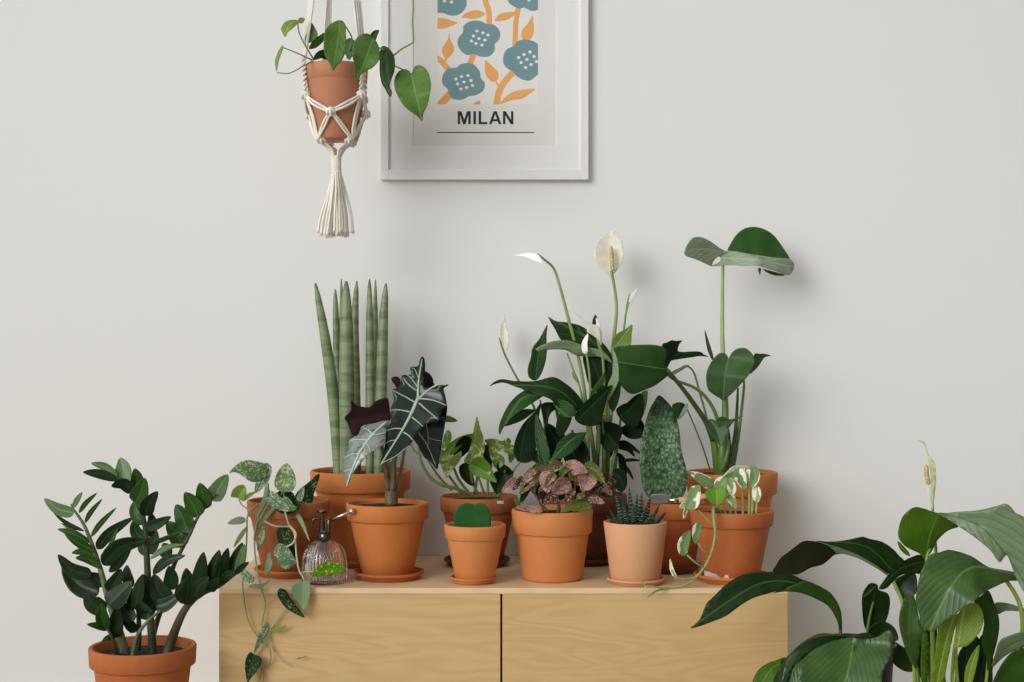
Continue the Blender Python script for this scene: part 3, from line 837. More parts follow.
def veined(par, mats, d, poly, rib, veins, fold, tilt, bow=0.0, wave=0.002, flip=False):
    V, Fc, U = sheet(poly, rib, d, fold, tilt, bow, wave)
    pieces = [(V, Fc, U, (1, 0) if flip else (0, 1))]
    # veins lie on the sheet: find its depth by the nearest sheet vertex
    px = [((v.x * F / (v.y + DW)) + 512, 341 - (v.z - H) * F / (v.y + DW), v.y + DW) for v in V]
    def dep(x, y):
        best = sorted((((a - x) ** 2 + (b2 - y) ** 2), c) for a, b2, c in px)[:4]
        ws = [1 / (q + 0.3) for q, _ in best]
        return sum(w * c for w, (_, c) in zip(ws, best)) / sum(ws) - 0.0016
    for (pts, w0, w1) in veins:
        c = crom(pts, 5); n = len(c) - 1; vv, ff = [], []
        for i, p in enumerate(c):
            a, b2 = c[max(i - 1, 0)], c[min(i + 1, n)]; dx, dy = b2[0] - a[0], b2[1] - a[1]; q = math.hypot(dx, dy) or 1
            w = (w0 + (w1 - w0) * i / n) / 2
            for s in (-1, 0, 1):
                x, y = p[0] - dy / q * w * s, p[1] + dx / q * w * s
                vv.append(P(x, y, dep(x, y) - (0.0006 if s == 0 else 0)))
        for i in range(n):
            for s in (0, 1):
                k = i * 3 + s; ff.append((k, k + 1, k + 3)); ff.append((k + 1, k + 4, k + 3))
        pieces.append((vv, ff, [(0.5, 0.5)] * len(vv), (2, 2)))
    return blade(par, pieces, mats)
fr_ = B_d - 0.05
st = stem(B, [(391.5, 505, B_d), (391, 482, B_d), (391.5, 462, B_d)], 7.0, 4.6, M['alstem'], 'stem', 14)
s2 = stem(B, [(388, 490, B_d - .01), (385.5, 466, B_d - .02), (382, 448, B_d - .04), (373, 433, B_d - .06)], 2.6, 1.6, M['alstem'])
s1 = stem(B, [(393, 490, B_d - .01), (394, 462, B_d - .01), (401, 432, B_d), (418, 400, B_d - .03)], 3.0, 1.8, M['alstem'])
s3 = stem(B, [(397, 498, B_d), (401, 470, B_d + .01), (407, 442, B_d + .03), (424, 415, B_d + .06)], 1.8, 1.2, M['alstem'])
s4 = stem(B, [(391, 480, B_d + .01), (384, 440, B_d + .03), (374, 423, B_d + .03), (369.6, 416, B_d + .02)], 1.8, 1.5, M['alstem2'])
for q in (s1, s2, s3, s4): sub(q, B)
veined(s1, AL, [fr_ + .02, fr_ - .01, fr_ - .05], [(380.6, 464.5), (383.5, 452), (385.7, 440), (386.5, 429), (391, 421), (391, 408.6), (394, 400), (392.3, 390), (399.4, 386.4), (401.8, 375.5), (410.8, 374.5), (410.2, 367.3), (418, 366), (419.8, 360), (422.4, 356.2), (425, 361.7), (424.8, 376), (423.6, 386.8), (431, 387.2), (437.8, 384.3), (448.5, 384.8), (443.6, 388.5), (445, 395), (446.6, 405.7), (441.4, 410), (439, 420), (429.7, 421.8), (423.8, 427), (418, 432), (409, 446), (396, 456)],
       [(420, 392), (405, 426), (381, 464)],
       [([(418.5, 397), (410, 416), (400, 434), (381.5, 463.5)], 3.6, 1.4), ([(418, 400), (418.5, 382), (422.2, 359)], 3.0, 0.9), ([(418.5, 399), (427, 391), (438, 384.6), (446, 384.9)], 2.4, 1.2),
        ([(417.5, 387), (411, 378), (406, 374.5)], 1.2, 0.7), ([(418.5, 378), (415, 369.5), (411.5, 368)], 1.1, 0.6), ([(417, 391), (408, 384), (403.5, 378)], 1.5, 0.8), ([(414.5, 402), (404, 396), (393, 390.5)], 1.6, 0.8), ([(410, 412), (400, 410), (391.5, 410)], 1.6, 0.8),
        ([(402, 428.5), (394, 428.5), (387, 430.5)], 1.4, 0.7), ([(396, 440), (390, 441), (385, 444)], 1.1, 0.6), ([(420, 398.5), (433, 400), (446, 405.2)], 1.7, 0.9), ([(419, 403), (427, 410), (438, 419.5)], 1.7, 0.9), ([(412, 417), (418, 422), (423, 426.5)], 1.6, 0.8),
        ([(403.5, 432), (409.5, 436), (412.5, 440)], 1.5, 1.0), ([(380.8, 464.3), (386, 461), (396, 455.8), (409, 445.6)], 1.1, 0.8)], 0.12, 0.25, 0.0, 0.004)
veined(s2, ALS, [fr_ - .01, fr_ - .03, fr_ - .06], [(346, 488.5), (344.5, 477), (342.5, 466.6), (343, 458), (348.4, 449), (349, 440), (357.9, 435), (362, 427.5), (374, 423.3), (388.6, 420.4), (386.5, 430), (385, 443), (376, 449), (364.5, 459), (355.7, 469), (351, 478)],
       [(384, 424), (366, 446), (346, 488)],
       [([(386, 422), (372.5, 434.3), (361, 450), (353, 467), (346.3, 487)], 2.2, 0.9), ([(372.5, 434.3), (368, 430), (363, 427.7)], 1.3, 0.7), ([(372, 435), (380, 434), (386, 432)], 1.2, 0.7), ([(368, 440), (358, 439.5), (350, 440.5)], 1.3, 0.7), ([(366, 443), (369, 447), (370.5, 453)], 1.3, 0.7),
        ([(359, 454), (352, 454), (344.5, 458)], 1.2, 0.7), ([(357, 457), (359, 460), (360, 464)], 1.2, 0.7), ([(351, 470), (347, 470), (343.5, 472)], 1.0, 0.6)], -0.2, 0.4, -0.015, 0.003)
blk = [AL[1], AL[0]]
V, Fc, U = sheet([(344.7, 417.4), (351, 410), (351, 400.6), (357.9, 405.7), (369.6, 407), (375.5, 401.3), (387, 398), (389.4, 408.6), (390, 420.4), (374, 423), (362, 426.5), (358, 435), (352, 434), (347.6, 423)], [(390, 412), (348, 420)], [B_d + .0, B_d + .03], 0.2, -0.3, 0, 0.004)
blade(s4, [(V, Fc, U, (0, 1))], blk)
V, Fc, U = sheet([(391.2, 379.4), (396, 376.4), (399.5, 378), (402, 383), (412, 376), (420, 371), (427, 372), (432, 377), (434, 384), (440, 392), (446.4, 404), (447, 410), (444.8, 424), (441, 432), (430, 430), (418, 428), (405, 410), (399, 392)], [(432, 425), (420, 380)], [B_d + .05, B_d + .02], 0.25, -0.2, 0, 0.004)
blade(s3, [(V, Fc, U, (0, 1))], blk)
veined(s3, AL, [B_d + .0, B_d - .01], [(414, 440), (411, 434), (416, 427), (426, 424), (437, 421), (444, 416), (445, 424), (443, 436), (441, 449), (439, 460), (437, 469.5), (430, 461), (424, 457), (419, 447)], [(420, 424), (437, 468)],
       [([(418, 432), (427, 445), (436, 466)], 1.2, 0.6), ([(426, 424), (428, 434), (428, 446)], 0.8, 0.5), ([(428, 438), (436, 440), (441, 441)], 0.7, 0.4)], 0.2, -0.3, 0, 0.003)

# ---- satin pothos (left)
C_d = 3.347
C = DP(288.5, C_d, 'trailing silver speckled pothos in a weathered brown pot at the left end of the cabinet', 'potted_satin_pothos')
saucer(C, 288.5, C_d, 0.0765, ZB, M['terra'])
pot(C, 288.5, C_d, 0.092, 504.0, 520.5, 0.058, ZB + SH, M['terra_old'], body=0.91, soil_drop=0.014)
SIL = lin(182, 196, 164)
SA = L2('silver speckled leaf', (lin(124, 150, 104), lin(112, 140, 94), lin(120, 146, 100)), (lin(158, 174, 142), lin(150, 168, 136), lin(170, 184, 156)), pattern='spots', pc=SIL, pscale=170, pthr=(0.52, 0.58), rough=0.5, bumpv=0.15)
SD = L2('dark satin leaf', (lin(40, 64, 32), lin(30, 52, 24), lin(60, 84, 48)), (lin(150, 168, 136), lin(140, 158, 126)), pattern='spots', pc=lin(130, 152, 112), pscale=190, pthr=(0.60, 0.66), rough=0.45, bumpv=0.15, spec=0.1)
SG = L2('grey green satin leaf', (lin(150, 170, 136), lin(138, 158, 124), lin(160, 178, 146)), (lin(150, 168, 136), lin(140, 158, 126)), rough=0.5, bumpv=0.1)
SM = L2('mottled satin leaf', (lin(122, 146, 112), lin(108, 134, 100), lin(96, 122, 86)), (lin(158, 174, 142), lin(150, 168, 136)), pattern='spots', pc=lin(178, 194, 168), pscale=210, pthr=(0.5, 0.56), rough=0.5, bumpv=0.15)
SLM = L2('lime satin leaf', (lin(146, 168, 92), lin(132, 156, 78), lin(120, 146, 70)), (lin(150, 170, 100), lin(140, 160, 90)), rough=0.45, bumpv=0.1)
SBR = L2('bright speckled leaf', (lin(92, 140, 30), lin(78, 126, 24), lin(84, 130, 30)), (lin(130, 160, 70), lin(120, 150, 60)), pattern='spots', pc=lin(186, 200, 84), pscale=200, pthr=(0.58, 0.63), rough=0.4, bumpv=0.15)
M['cstem'] = plain('pale trailing stem', lin(188, 186, 148), 0.5, 0, 0.1)
M['cstemg'] = plain('green trailing stem', lin(134, 148, 92), 0.5, 0, 0.12)
f0 = C_d - 0.105   # just in front of the rim
fe = 3.152         # hanging in front of the cabinet doors
v1 = sub(stem(C, [(266, 502, C_d - .07), (258, 505, f0 + .03), (248, 515, f0), (247, 530, f0), (246, 553, f0), (243.5, 574, f0 - .05), (243, 590, fe), (248, 620, fe), (258, 637, fe), (268, 648, fe)], 0.9, 0.6, M['cstemg']), C)
v2 = sub(stem(C, [(274, 502, C_d - .07), (266, 508, f0), (258, 525, f0 - .01), (254.5, 543, f0 - .02), (257, 568, f0 - .05), (262, 590, fe), (265.5, 604, fe), (263, 618, fe), (261.5, 627, fe)], 1.1, 0.6, M['cstemg']), C)
v3 = sub(stem(C, [(282, 503, C_d - .07), (285, 512, f0), (289, 525, f0), (294.5, 534, f0), (296.5, 555, f0 - .03), (299, 570, f0 - .06), (304, 580, fe + .01), (301, 588, fe), (290, 603, fe), (278, 617, fe), (268, 633, fe), (258, 647, fe), (254, 654, fe)], 1.0, 0.8, M['cstem']), C)
v4 = sub(stem(C, [(267, 634, fe), (270, 650, fe), (270.5, 661, fe), (263, 668, fe), (259, 684, fe), (258, 700, fe)], 0.7, 0.6, M['cstemg']), C)
v5 = sub(stem(C, [(268.5, 643, fe), (274, 653, fe), (282, 662, fe), (291, 667, fe)], 0.6, 0.35, M['cstem']), C)
stem(C, [(261.5, 668, fe), (264, 684, fe), (265, 700, fe)], 0.6, 0.5, M['cstemg'])
stem(C, [(297, 658.5, fe), (302, 657.5, fe), (307, 656, fe)], 0.5, 0.3, M['alstem'])
stem(C, [(264, 521, f0), (275, 526, f0 - .01), (289, 526.5, f0)], 0.9, 0.9, M['cstem'])
stem(C, [(290, 526, f0), (296, 534, f0 - .01), (293, 543, f0 - .02), (286, 547, f0 - .02)], 1.1, 0.9, M['cstem'])
stem(C, [(303, 572, fe + .03), (308, 571.5, fe), (313, 571.5, fe - .01)], 0.7, 0.6, M['cstem'])
p1 = sub(stem(C, [(276, 503, C_d - .03), (268, 488, C_d - .05), (263, 476, C_d - .06), (262, 468, C_d - .07)], 0.8, 0.7, M['cstemg']), C)
p3 = sub(stem(C, [(281, 505, C_d - .05), (283.5, 498, C_d - .05), (284, 491, C_d - .05)], 0.9, 0.8, M['cstemg']), C)
p7 = sub(stem(C, [(252, 512, f0 + .01), (242, 505, f0 + .02), (239, 499, f0 + .02)], 0.7, 0.6, M['cstemg']), C)
stem(C, [(270, 500, C_d - .06), (258, 520, f0 - .01), (254, 540, f0 - .02)], 0.9, 0.9, M['cstemg'])
leaf(p1, SA, [f0 + .04, f0 + .02, f0 - .01], path=[(264, 473), (250, 470), (229.5, 473)], poly=[(229.3, 473), (234, 467), (240, 462), (248, 460), (258, 461.5), (264, 464), (267, 470), (264, 478), (257, 482), (250, 481), (244, 477), (239, 473.5), (234, 472)], fold=0.2, tilt=0.5)
leaf(p1, SM, C_d - .05, path=[(267, 463), (263, 478), (255, 493)], w=13, shape='ovate', tilt=0.3)
leaf(p3, SA, [C_d - .06, C_d - .02], path=[(284, 492), (285.5, 478), (286.3, 463)], w=21.5, shape='ovate', fold=0.15, tilt=-0.1)
leaf(C, SD, [C_d - .06, C_d - .03], path=[(298, 503), (308, 490), (318.5, 474)], poly=[(293, 500), (299, 490), (309, 482), (318.3, 473.6), (319.3, 478), (315, 490), (311.5, 503), (302, 505), (295, 504)], fold=0.15, tilt=0.3)
leaf(C, SM, C_d - .09, path=[(299, 502), (301, 494), (304, 486)], w=6.5, shape='ovate')
leaf(C, SD, C_d - .05, path=[(294, 499), (284, 495), (274, 496)], w=11, shape='ovate', tilt=0.2)
leaf(C, SM, [f0 + .01, f0 - .01], path=[(266, 493), (277, 502), (290, 511)], w=13, shape='ovate', tilt=-0.5)
leaf(C, SD, f0 + .01, path=[(299, 502), (288, 508), (276, 509)], w=13, shape='ovate', tilt=0.4)
leaf(C, SM, f0 - .004, path=[(283, 497), (290, 507), (297, 508)], w=9, shape='ovate', tilt=0.4)
leaf(p7, SLM, f0 + .01, path=[(237.5, 498), (240, 492), (244.5, 485.5)], w=15, shape='heart', tilt=0.2)
leaf(p7, SLM, f0 + .01, path=[(242, 501), (248, 496), (256, 491.5)], w=4.5, shape='lance')
leaf(v1, SG, f0, path=[(246, 520), (238, 520.5), (227.5, 523.5)], w=7.5, shape='lance', tilt=0.4)
leaf(v1, SLM, f0 - .01, path=[(246.5, 527), (240, 537), (233.5, 547.5)], w=4.5, shape='lance')
leaf(C, SG, [f0 + .02, f0 - .01], path=[(278, 503), (267, 515), (256, 531.5)], w=4.6, shape='strap', tilt=0.3)
leaf(C, SG, [f0 + .03, f0], path=[(290, 507), (300, 519), (309.5, 541.5)], w=4.6, shape='strap', tilt=0.3)
leaf(C, SG, [f0 + .01, f0 - .01], path=[(268, 482), (264, 503), (255, 520)], w=5, shape='strap')
leaf(v2, SM, f0 - .01, path=[(263.5, 526), (261, 538), (257.5, 551)], w=6.5, shape='lance')
leaf(C, SD, [f0 + .008, f0 - .01], path=[(281, 526), (287, 545), (297, 564)], w=14, shape='ovate', tilt=0.2)
leaf(v3, SM, f0 - .022, path=[(281.5, 548), (286, 557), (296.5, 562.5)], poly=[(286, 546.3), (283, 544.2), (279, 543.4), (275, 548), (274, 555), (277.5, 563), (285, 569.3), (291, 567), (296.7, 562.3), (293.5, 556), (290, 550)], fold=-0.2, tilt=0.2)
leaf(v2, SG, f0 - .03, path=[(269.5, 557), (268.5, 566), (265, 576)], w=7, shape='lance')
leaf(v2, SG, f0 - .03, path=[(270.5, 560), (269, 556), (270, 552.5)], w=3.5, shape='lance')
leaf(v1, SM, 3.17, path=[(239, 567.5), (245, 575), (254, 581.5)], w=9, shape='blunt', tilt=0.1)
leaf(v2, SG, [3.16, 3.15], path=[(271, 577), (265, 585), (249, 587.5)], poly=[(248.5, 587.8), (251, 584.5), (258, 583.8), (265, 582.5), (269, 578.5), (271, 577), (269, 582), (264, 586.5), (257, 588.5)], fold=0.1, tilt=0.2)
stem(C, [(266, 602, fe), (270, 600, fe), (277, 592, fe)], 0.6, 0.3, M['cstem'])
leaf(v3, SBR, [fe - .01, fe - .04], path=[(312, 574), (328, 568), (345.3, 567.6)], poly=[(312, 575.7), (318, 566), (329, 562), (340, 564), (345.6, 567.5), (342, 571.6), (330.5, 574), (319, 576.2)], fold=0.15, tilt=0.2)
leaf(v3, SG, [fe, fe - .015], path=[(303, 581), (302.5, 595), (304, 610.5)], poly=[(303, 582), (299, 582.5), (293.5, 585), (291.5, 590), (294, 596), (299, 603), (304, 610.5), (308.5, 602), (310.5, 592), (310, 583), (306, 580.5)], fold=0.15, tilt=-0.2)
leaf(v3, SD, [fe, fe - .02], path=[(279.5, 588.5), (288, 603), (304.5, 617.5)], w=10, shape='strap', fold=0.2)
leaf(v3, SM, fe - .005, path=[(268.5, 623), (262, 636), (254, 652.5)], w=6.5, shape='strap')
leaf(v3, SLM, fe - .005, path=[(270, 631), (278, 629.5), (286.3, 625.5)], w=4, shape='lance')
leaf(v3, SD, [fe - .005, fe - .02], path=[(255.5, 653), (251, 666), (248, 683)], poly=[(254, 654.5), (251, 652), (247.5, 655), (245, 663), (245.5, 673), (247.7, 682.8), (251.5, 677.5), (258, 669.5), (261.8, 662), (260.5, 657.5), (257, 655.5)], fold=0.15, tilt=0.1)

# ---- marble queen pothos
D_d = 3.489
D = DP(478.7, D_d, 'low pothos with marbled lime leaves in a pot behind the single heart shaped leaf', 'potted_marble_pothos')
saucer(D, 477, D_d, 0.0775, ZB, M['terra_dark'])
pot(D, 478.7, D_d, 0.0905, 499.5, 515.5, 0.056, ZB + SH, M['terra_old'], body=0.91)
MQ = L2('marbled pothos leaf', (lin(132, 156, 84), lin(116, 142, 72), lin(152, 172, 108)), (lin(140, 164, 96), lin(130, 156, 88)), pattern='marble', pc=lin(196, 206, 146), pscale=45, pthr=(0.5, 0.6), rough=0.38, bumpv=0.15)
MW = L2('cream splashed pothos leaf', (lin(104, 142, 62), lin(90, 128, 54), lin(130, 160, 90)), (lin(140, 164, 96), lin(130, 156, 88)), pattern='marble', pc=lin(200, 208, 168), pscale=30, pthr=(0.58, 0.64), rough=0.38, bumpv=0.15)
MG = L2('green pothos leaf', (lin(112, 146, 66), lin(98, 132, 58), lin(130, 160, 88)), (lin(130, 156, 84), lin(120, 146, 76)), rough=0.38, bumpv=0.15)
MK = L2('deep green pothos leaf', (lin(36, 62, 30), lin(28, 52, 24), lin(60, 86, 48)), (lin(90, 116, 60), lin(80, 106, 56)), rough=0.35, bumpv=0.15)
M['dstem'] = plain('olive pothos stem', lin(120, 138, 66), 0.45, 0, 0.12)
for pts, r0, r1 in (([(470, 495, D_d - .05), (455, 488, D_d - .07), (442, 485, D_d - .08), (430, 477, D_d - .08), (421, 461, D_d - .07), (418, 440, D_d - .06)], 1.9, 1.3), ([(452, 490, D_d - .05), (440, 478, D_d - .06), (431, 465, D_d - .07), (426, 456, D_d - .07)], 1.3, 0.9), ([(421, 456, D_d - .07), (414, 450, D_d - .06), (410, 443, D_d - .05)], 1.2, 0.8),
                    ([(462, 494, D_d - .05), (452, 480, D_d - .06), (446, 472, D_d - .08)], 1.5, 1.2), ([(470, 494, D_d - .05), (459, 480, D_d - .06), (454, 468, D_d - .08)], 1.5, 1.2), ([(478, 494, D_d - .05), (472, 480, D_d - .06), (470, 463, D_d - .08)], 1.4, 1.1), ([(484, 494, D_d - .05), (481, 484, D_d - .06), (478, 476, D_d - .07)], 1.3, 0.9),
                    ([(488, 494, D_d - .05), (488, 480, D_d - .05), (492, 465, D_d - .06)], 1.4, 0.9), ([(494, 496, D_d - .04), (500, 484, D_d - .05), (507, 466, D_d - .05)], 1.2, 0.9), ([(474, 495, D_d), (478, 470, D_d), (476, 450, D_d)], 1.5, 1.0), ([(497, 497, D_d - .04), (506, 486, D_d - .05), (514, 470, D_d - .05), (521, 461, D_d - .05)], 1.3, 0.9)):
    stem(D, pts, r0, r1, M['dstem'])
dd = D_d - 0.08
leaf(D, MQ, [dd + .01, dd + .03], path=[(471, 463), (475, 440), (476.6, 416.5)], poly=[(476.6, 416.5), (480, 428), (484, 439), (484.5, 450), (481.5, 457), (475, 462.5), (469, 463.3), (463.8, 461.5), (468.5, 452), (472, 440)], fold=0.4, tilt=-0.3)
leaf(D, MG, [D_d - .02, D_d - .03, D_d - .05], path=[(473, 437), (458, 443), (446, 455)], poly=[(444, 453), (449, 444), (459, 437), (473, 433.5), (472, 440), (463, 444), (456, 452), (449, 456)], fold=0.2, tilt=0.5)
leaf(D, MK, D_d - .03, path=[(471, 438), (462, 448), (455, 460)], w=15, shape='ovate')
leaf(D, MQ, [dd, dd - .02], path=[(458, 453), (449, 461), (446, 475)], poly=[(437, 452), (440.5, 448.8), (447, 452), (452.5, 456), (461, 451), (460.5, 459), (455, 467), (449.5, 474), (446.5, 478), (443, 471), (439.5, 463.6), (431.8, 462.5), (437, 459)], fold=0.2, tilt=0.3)
leaf(D, MW, [dd - .01, dd - .03], path=[(470, 465), (482, 470), (496.5, 482.3)], poly=[(468.5, 466), (474, 460), (481, 456.5), (489.5, 464.5), (494, 475), (496.7, 482.4), (487, 480), (478, 476.5), (471, 473)], fold=0.3, tilt=0.35)
leaf(D, MQ, [D_d - .04, D_d - .05], path=[(487, 441), (500, 446), (513, 452)], poly=[(485, 440), (495, 439), (506, 443), (513.5, 446), (512.5, 455), (504, 452), (497, 450.5), (489.5, 447)], fold=0.25, tilt=0.4)
leaf(D, MQ, D_d - .05, path=[(490, 449), (497, 457), (499, 468)], poly=[(488.6, 447), (497, 452), (504, 458), (503.5, 465), (496, 468.5), (491.5, 460)], fold=0.3)
leaf(D, MW, D_d - .03, path=[(503, 445), (508, 441), (506, 440)], w=7, shape='ovate')
leaf(D, MG, D_d - .03, path=[(509, 445), (512, 453), (510, 463)], w=9, shape='ovate')
leaf(D, MK, dd, path=[(505, 473), (501, 480), (497, 494)], poly=[(490, 480), (496, 471.5), (505, 473), (510, 478), (505, 487), (497, 494.5), (492, 487)], fold=0.25)
leaf(D, MK, dd + .02, path=[(464, 463), (467, 475), (474, 486)], w=13, shape='ovate')
leaf(D, MK, dd + .04, path=[(484, 445), (488, 455), (489, 470)], w=11, shape='ovate')
leaf(D, MG, [D_d - .06, D_d - .08], path=[(440, 418), (448, 419), (457.5, 421)], w=6.5, shape='lance', tilt=0.4)
leaf(D, MQ, D_d - .07, path=[(448, 430), (447, 440), (441, 450)], w=8, shape='lance', tilt=0.4)
leaf(D, MK, D_d - .05, path=[(512, 478), (503, 470), (498, 462)], w=12, shape='ovate')
leaf(D, MQ, dd, path=[(440, 462), (436, 462.5), (431.5, 463)], w=4, shape='lance')

c = P(478.7, 341, D_d); V, Fc = [], []
for (yy) in (500.9, 503.8):
    for xx in (497.0, 499.2, 501.4, 503.6):
        dd_ = D_d - 0.0905
        for _ in range(4):
            wx = (xx - 512) * dd_ / F - c.x; dd_ = D_d - math.sqrt(0.0909 ** 2 - wx * wx)
        V.append(P(xx, yy, dd_ - 0.0003))
Fc = [(i, i + 1, i + 5, i + 4) for i in range(3)]
o = obj('sticker', V, Fc, M['dots'], D); o['label'] = 'small blank white sticker on the pot rim'
# ---- single heart leaf hoya
E_d = 3.237
E = DP(475, E_d, 'single thick heart shaped leaf in the smallest terracotta pot at the front of the cabinet', 'potted_heart_hoya')
saucer(E, 473.3, E_d, 0.0503, ZB, M['terra'], h=0.014)
pot(E, 475, E_d, 0.067, 527.6, 542.5, 0.0425, ZB + SH, M['terra_fresh'], body=0.9, soil_drop=0.016)
HO = [leafmat('fleshy hoya leaf', lin(60, 108, 58), lin(52, 98, 52), rough=0.42, bumpv=0.05), leafmat('fleshy hoya leaf underside', lin(80, 120, 70), lin(72, 112, 64), rough=0.5, bumpv=0.05)]
o = leaf(E, HO, [E_d - .028, E_d - .034], path=[(473, 545), (474, 505)], poly=[(455, 530), (453.8, 520), (455, 511), (459, 505.8), (465, 503.2), (470.5, 503.4), (474, 504.8), (478, 503.4), (484, 503.9), (488, 508), (490.6, 515), (491, 524), (489.5, 532), (482, 542), (472, 548), (461, 541)], fold=0.06, tilt=0.0, wave=0, thick=0.0035)

# ---- hypoestes
F_d = 3.284
FP = DP(552, F_d, 'polka dot plant with pink speckled leaves in a terracotta pot with no saucer', 'potted_polka_dot_plant')
pot(FP, 552.3, F_d, 0.0892, 513.4, 537.6, 0.066, ZB, M['terra_fresh'], body=0.905, soil_drop=0.012, round_base=0.006)
PK = lin(206, 160, 152)
HA = L2('pink speckled leaf', (lin(192, 158, 150), lin(176, 140, 132), lin(158, 104, 100)), (lin(120, 100, 80), lin(110, 90, 72)), pattern='spots', pc=lin(96, 84, 62), pscale=330, pthr=(0.50, 0.60), rough=0.55, bumpv=0.3, vein=lin(140, 92, 88), freq=4, vstr=0.25)
HB = L2('olive and pink leaf', (lin(112, 108, 66), lin(134, 116, 84), lin(90, 90, 50)), (lin(110, 100, 70), lin(100, 90, 64)), pattern='spots', pc=lin(206, 168, 154), pscale=260, pthr=(0.55, 0.62), rough=0.5, bumpv=0.25)
HD = L2('dark speckled leaf', (lin(66, 52, 44), lin(78, 58, 50), lin(50, 44, 34)), (lin(90, 76, 62), lin(80, 70, 56)), pattern='spots', pc=lin(188, 152, 140), pscale=300, pthr=(0.54, 0.60), rough=0.5, bumpv=0.25)
HG = L2('olive young leaf', (lin(104, 116, 56), lin(88, 100, 46), lin(120, 130, 76)), (lin(110, 116, 70), lin(100, 106, 60)), pattern='spots', pc=lin(150, 156, 90), pscale=300, pthr=(0.6, 0.66), rough=0.45, bumpv=0.2)
HK = L2('shade-toned green leaf', (lin(34, 44, 26), lin(44, 52, 30), lin(60, 66, 40)), (lin(80, 76, 54), lin(70, 68, 48)), rough=0.5, spec=0.05)  # inner fill leaves: shade inside the plant is put into the green
M['fstem'] = plain('mauve green stem', lin(112, 104, 70), 0.5, 0, 0.15)
g = F_d - 0.06
stems = [stem(FP, p, 1.2, 0.8, M['fstem']) for p in ([(543, 513, g + .02), (542, 496, g + .01), (547, 480, g)], [(558, 513, g + .01), (558, 495, g), (560, 474, g)], [(572, 510, F_d), (575, 485, F_d), (570, 468, F_d - .02)], [(548, 512, F_d), (536, 496, F_d), (529, 484, F_d)],
                                              [(580, 510, F_d), (590, 498, F_d), (600, 488, F_d)], [(560, 510, F_d + .03), (556, 485, F_d + .03), (553, 470, F_d)], [(566, 510, F_d - .03), (583, 492, F_d - .05), (590, 480, F_d - .06)])]
for s in stems: sub(s, FP)
for mats, d, path, w, sh, si in (
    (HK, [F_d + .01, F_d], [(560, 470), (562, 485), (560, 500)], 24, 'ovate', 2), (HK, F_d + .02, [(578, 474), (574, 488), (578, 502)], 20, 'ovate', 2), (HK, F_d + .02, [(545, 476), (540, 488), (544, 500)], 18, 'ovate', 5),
    (HA, [g - .01, g - .04], [(569, 480), (561, 487), (552, 492)], 17, 'heart', 1), (HA, [g, g - .04], [(589, 474), (587, 482), (582, 490.5)], 19, 'heart', 6),
    (HA, [g, g - .02], [(548, 471), (546.5, 482), (548, 493)], 15, 'ovate', 0), (HD, [g + .01, g - .02], [(551, 487), (546, 494), (541, 506)], 18, 'heart', 0),
    (HB, [g + .02, g - .02], [(542, 472), (531, 478), (520, 494)], 17, 'ovate', 3), (HD, [g + .03, g], [(533, 480), (527, 487), (522, 502)], 11, 'ovate', 3), (HA, F_d - .02, [(518, 480), (511, 484), (502, 491.5)], 10, 'ovate', 3),
    (HA, [g + .02, g - .01, g - .02], [(560, 469.5), (574, 464.5), (588.5, 473)], 10, 'lance', 1), (HB, [g + .03, g], [(564, 466), (555, 465), (544, 470.5)], 9, 'lance', 1), (HB, g + .04, [(546, 468), (538, 470), (526, 477)], 9, 'lance', 0),
    (HG, [g, g - .02], [(584, 465.5), (594, 470), (605, 483.5)], 12, 'ovate', 6), (HD, [F_d + .01, F_d - .03], [(613, 479), (602, 484), (590, 494)], 19, 'ovate', 4), (HD, F_d + .02, [(612, 478), (609, 486), (602, 496)], 12, 'ovate', 4),
    (HA, F_d - .08, [(588, 499.5), (596, 500), (604.8, 503.5)], 8, 'lance', 4), (HA, F_d - .092, [(542, 511.5), (530, 508.5), (515, 507.5)], 7, 'lance', 0), (HG, [F_d - .05, F_d - .08], [(592, 503), (577, 504), (560, 512.5)], 9, 'lance', 4),
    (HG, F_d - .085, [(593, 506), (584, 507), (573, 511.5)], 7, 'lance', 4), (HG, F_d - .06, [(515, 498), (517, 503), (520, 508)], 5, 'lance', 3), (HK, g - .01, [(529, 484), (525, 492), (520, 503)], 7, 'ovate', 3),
    (HG, g - .01, [(577, 498), (581, 495.5), (586, 496)], 6, 'ovate', 2), (HB, g + .02, [(570, 470), (576, 476), (578, 486)], 12, 'ovate', 2), (HB, g + .03, [(555, 473), (552, 478), (556, 486)], 11, 'ovate', 1), (HG, g - .005, [(560, 484), (566, 480), (575, 479)], 5, 'lance', 1),
    (HA, g + .01, [(538, 478), (533, 486), (534, 494)], 9, 'ovate', 3), (HD, F_d - .02, [(581, 486), (586, 492), (584, 500)], 9, 'ovate', 6)):
    leaf(stems[si], mats, d, path=path, w=w * 0.97, shape='ovate' if sh == 'heart' else sh, wave=0.003, fold=rng.uniform(0.3, 0.65))
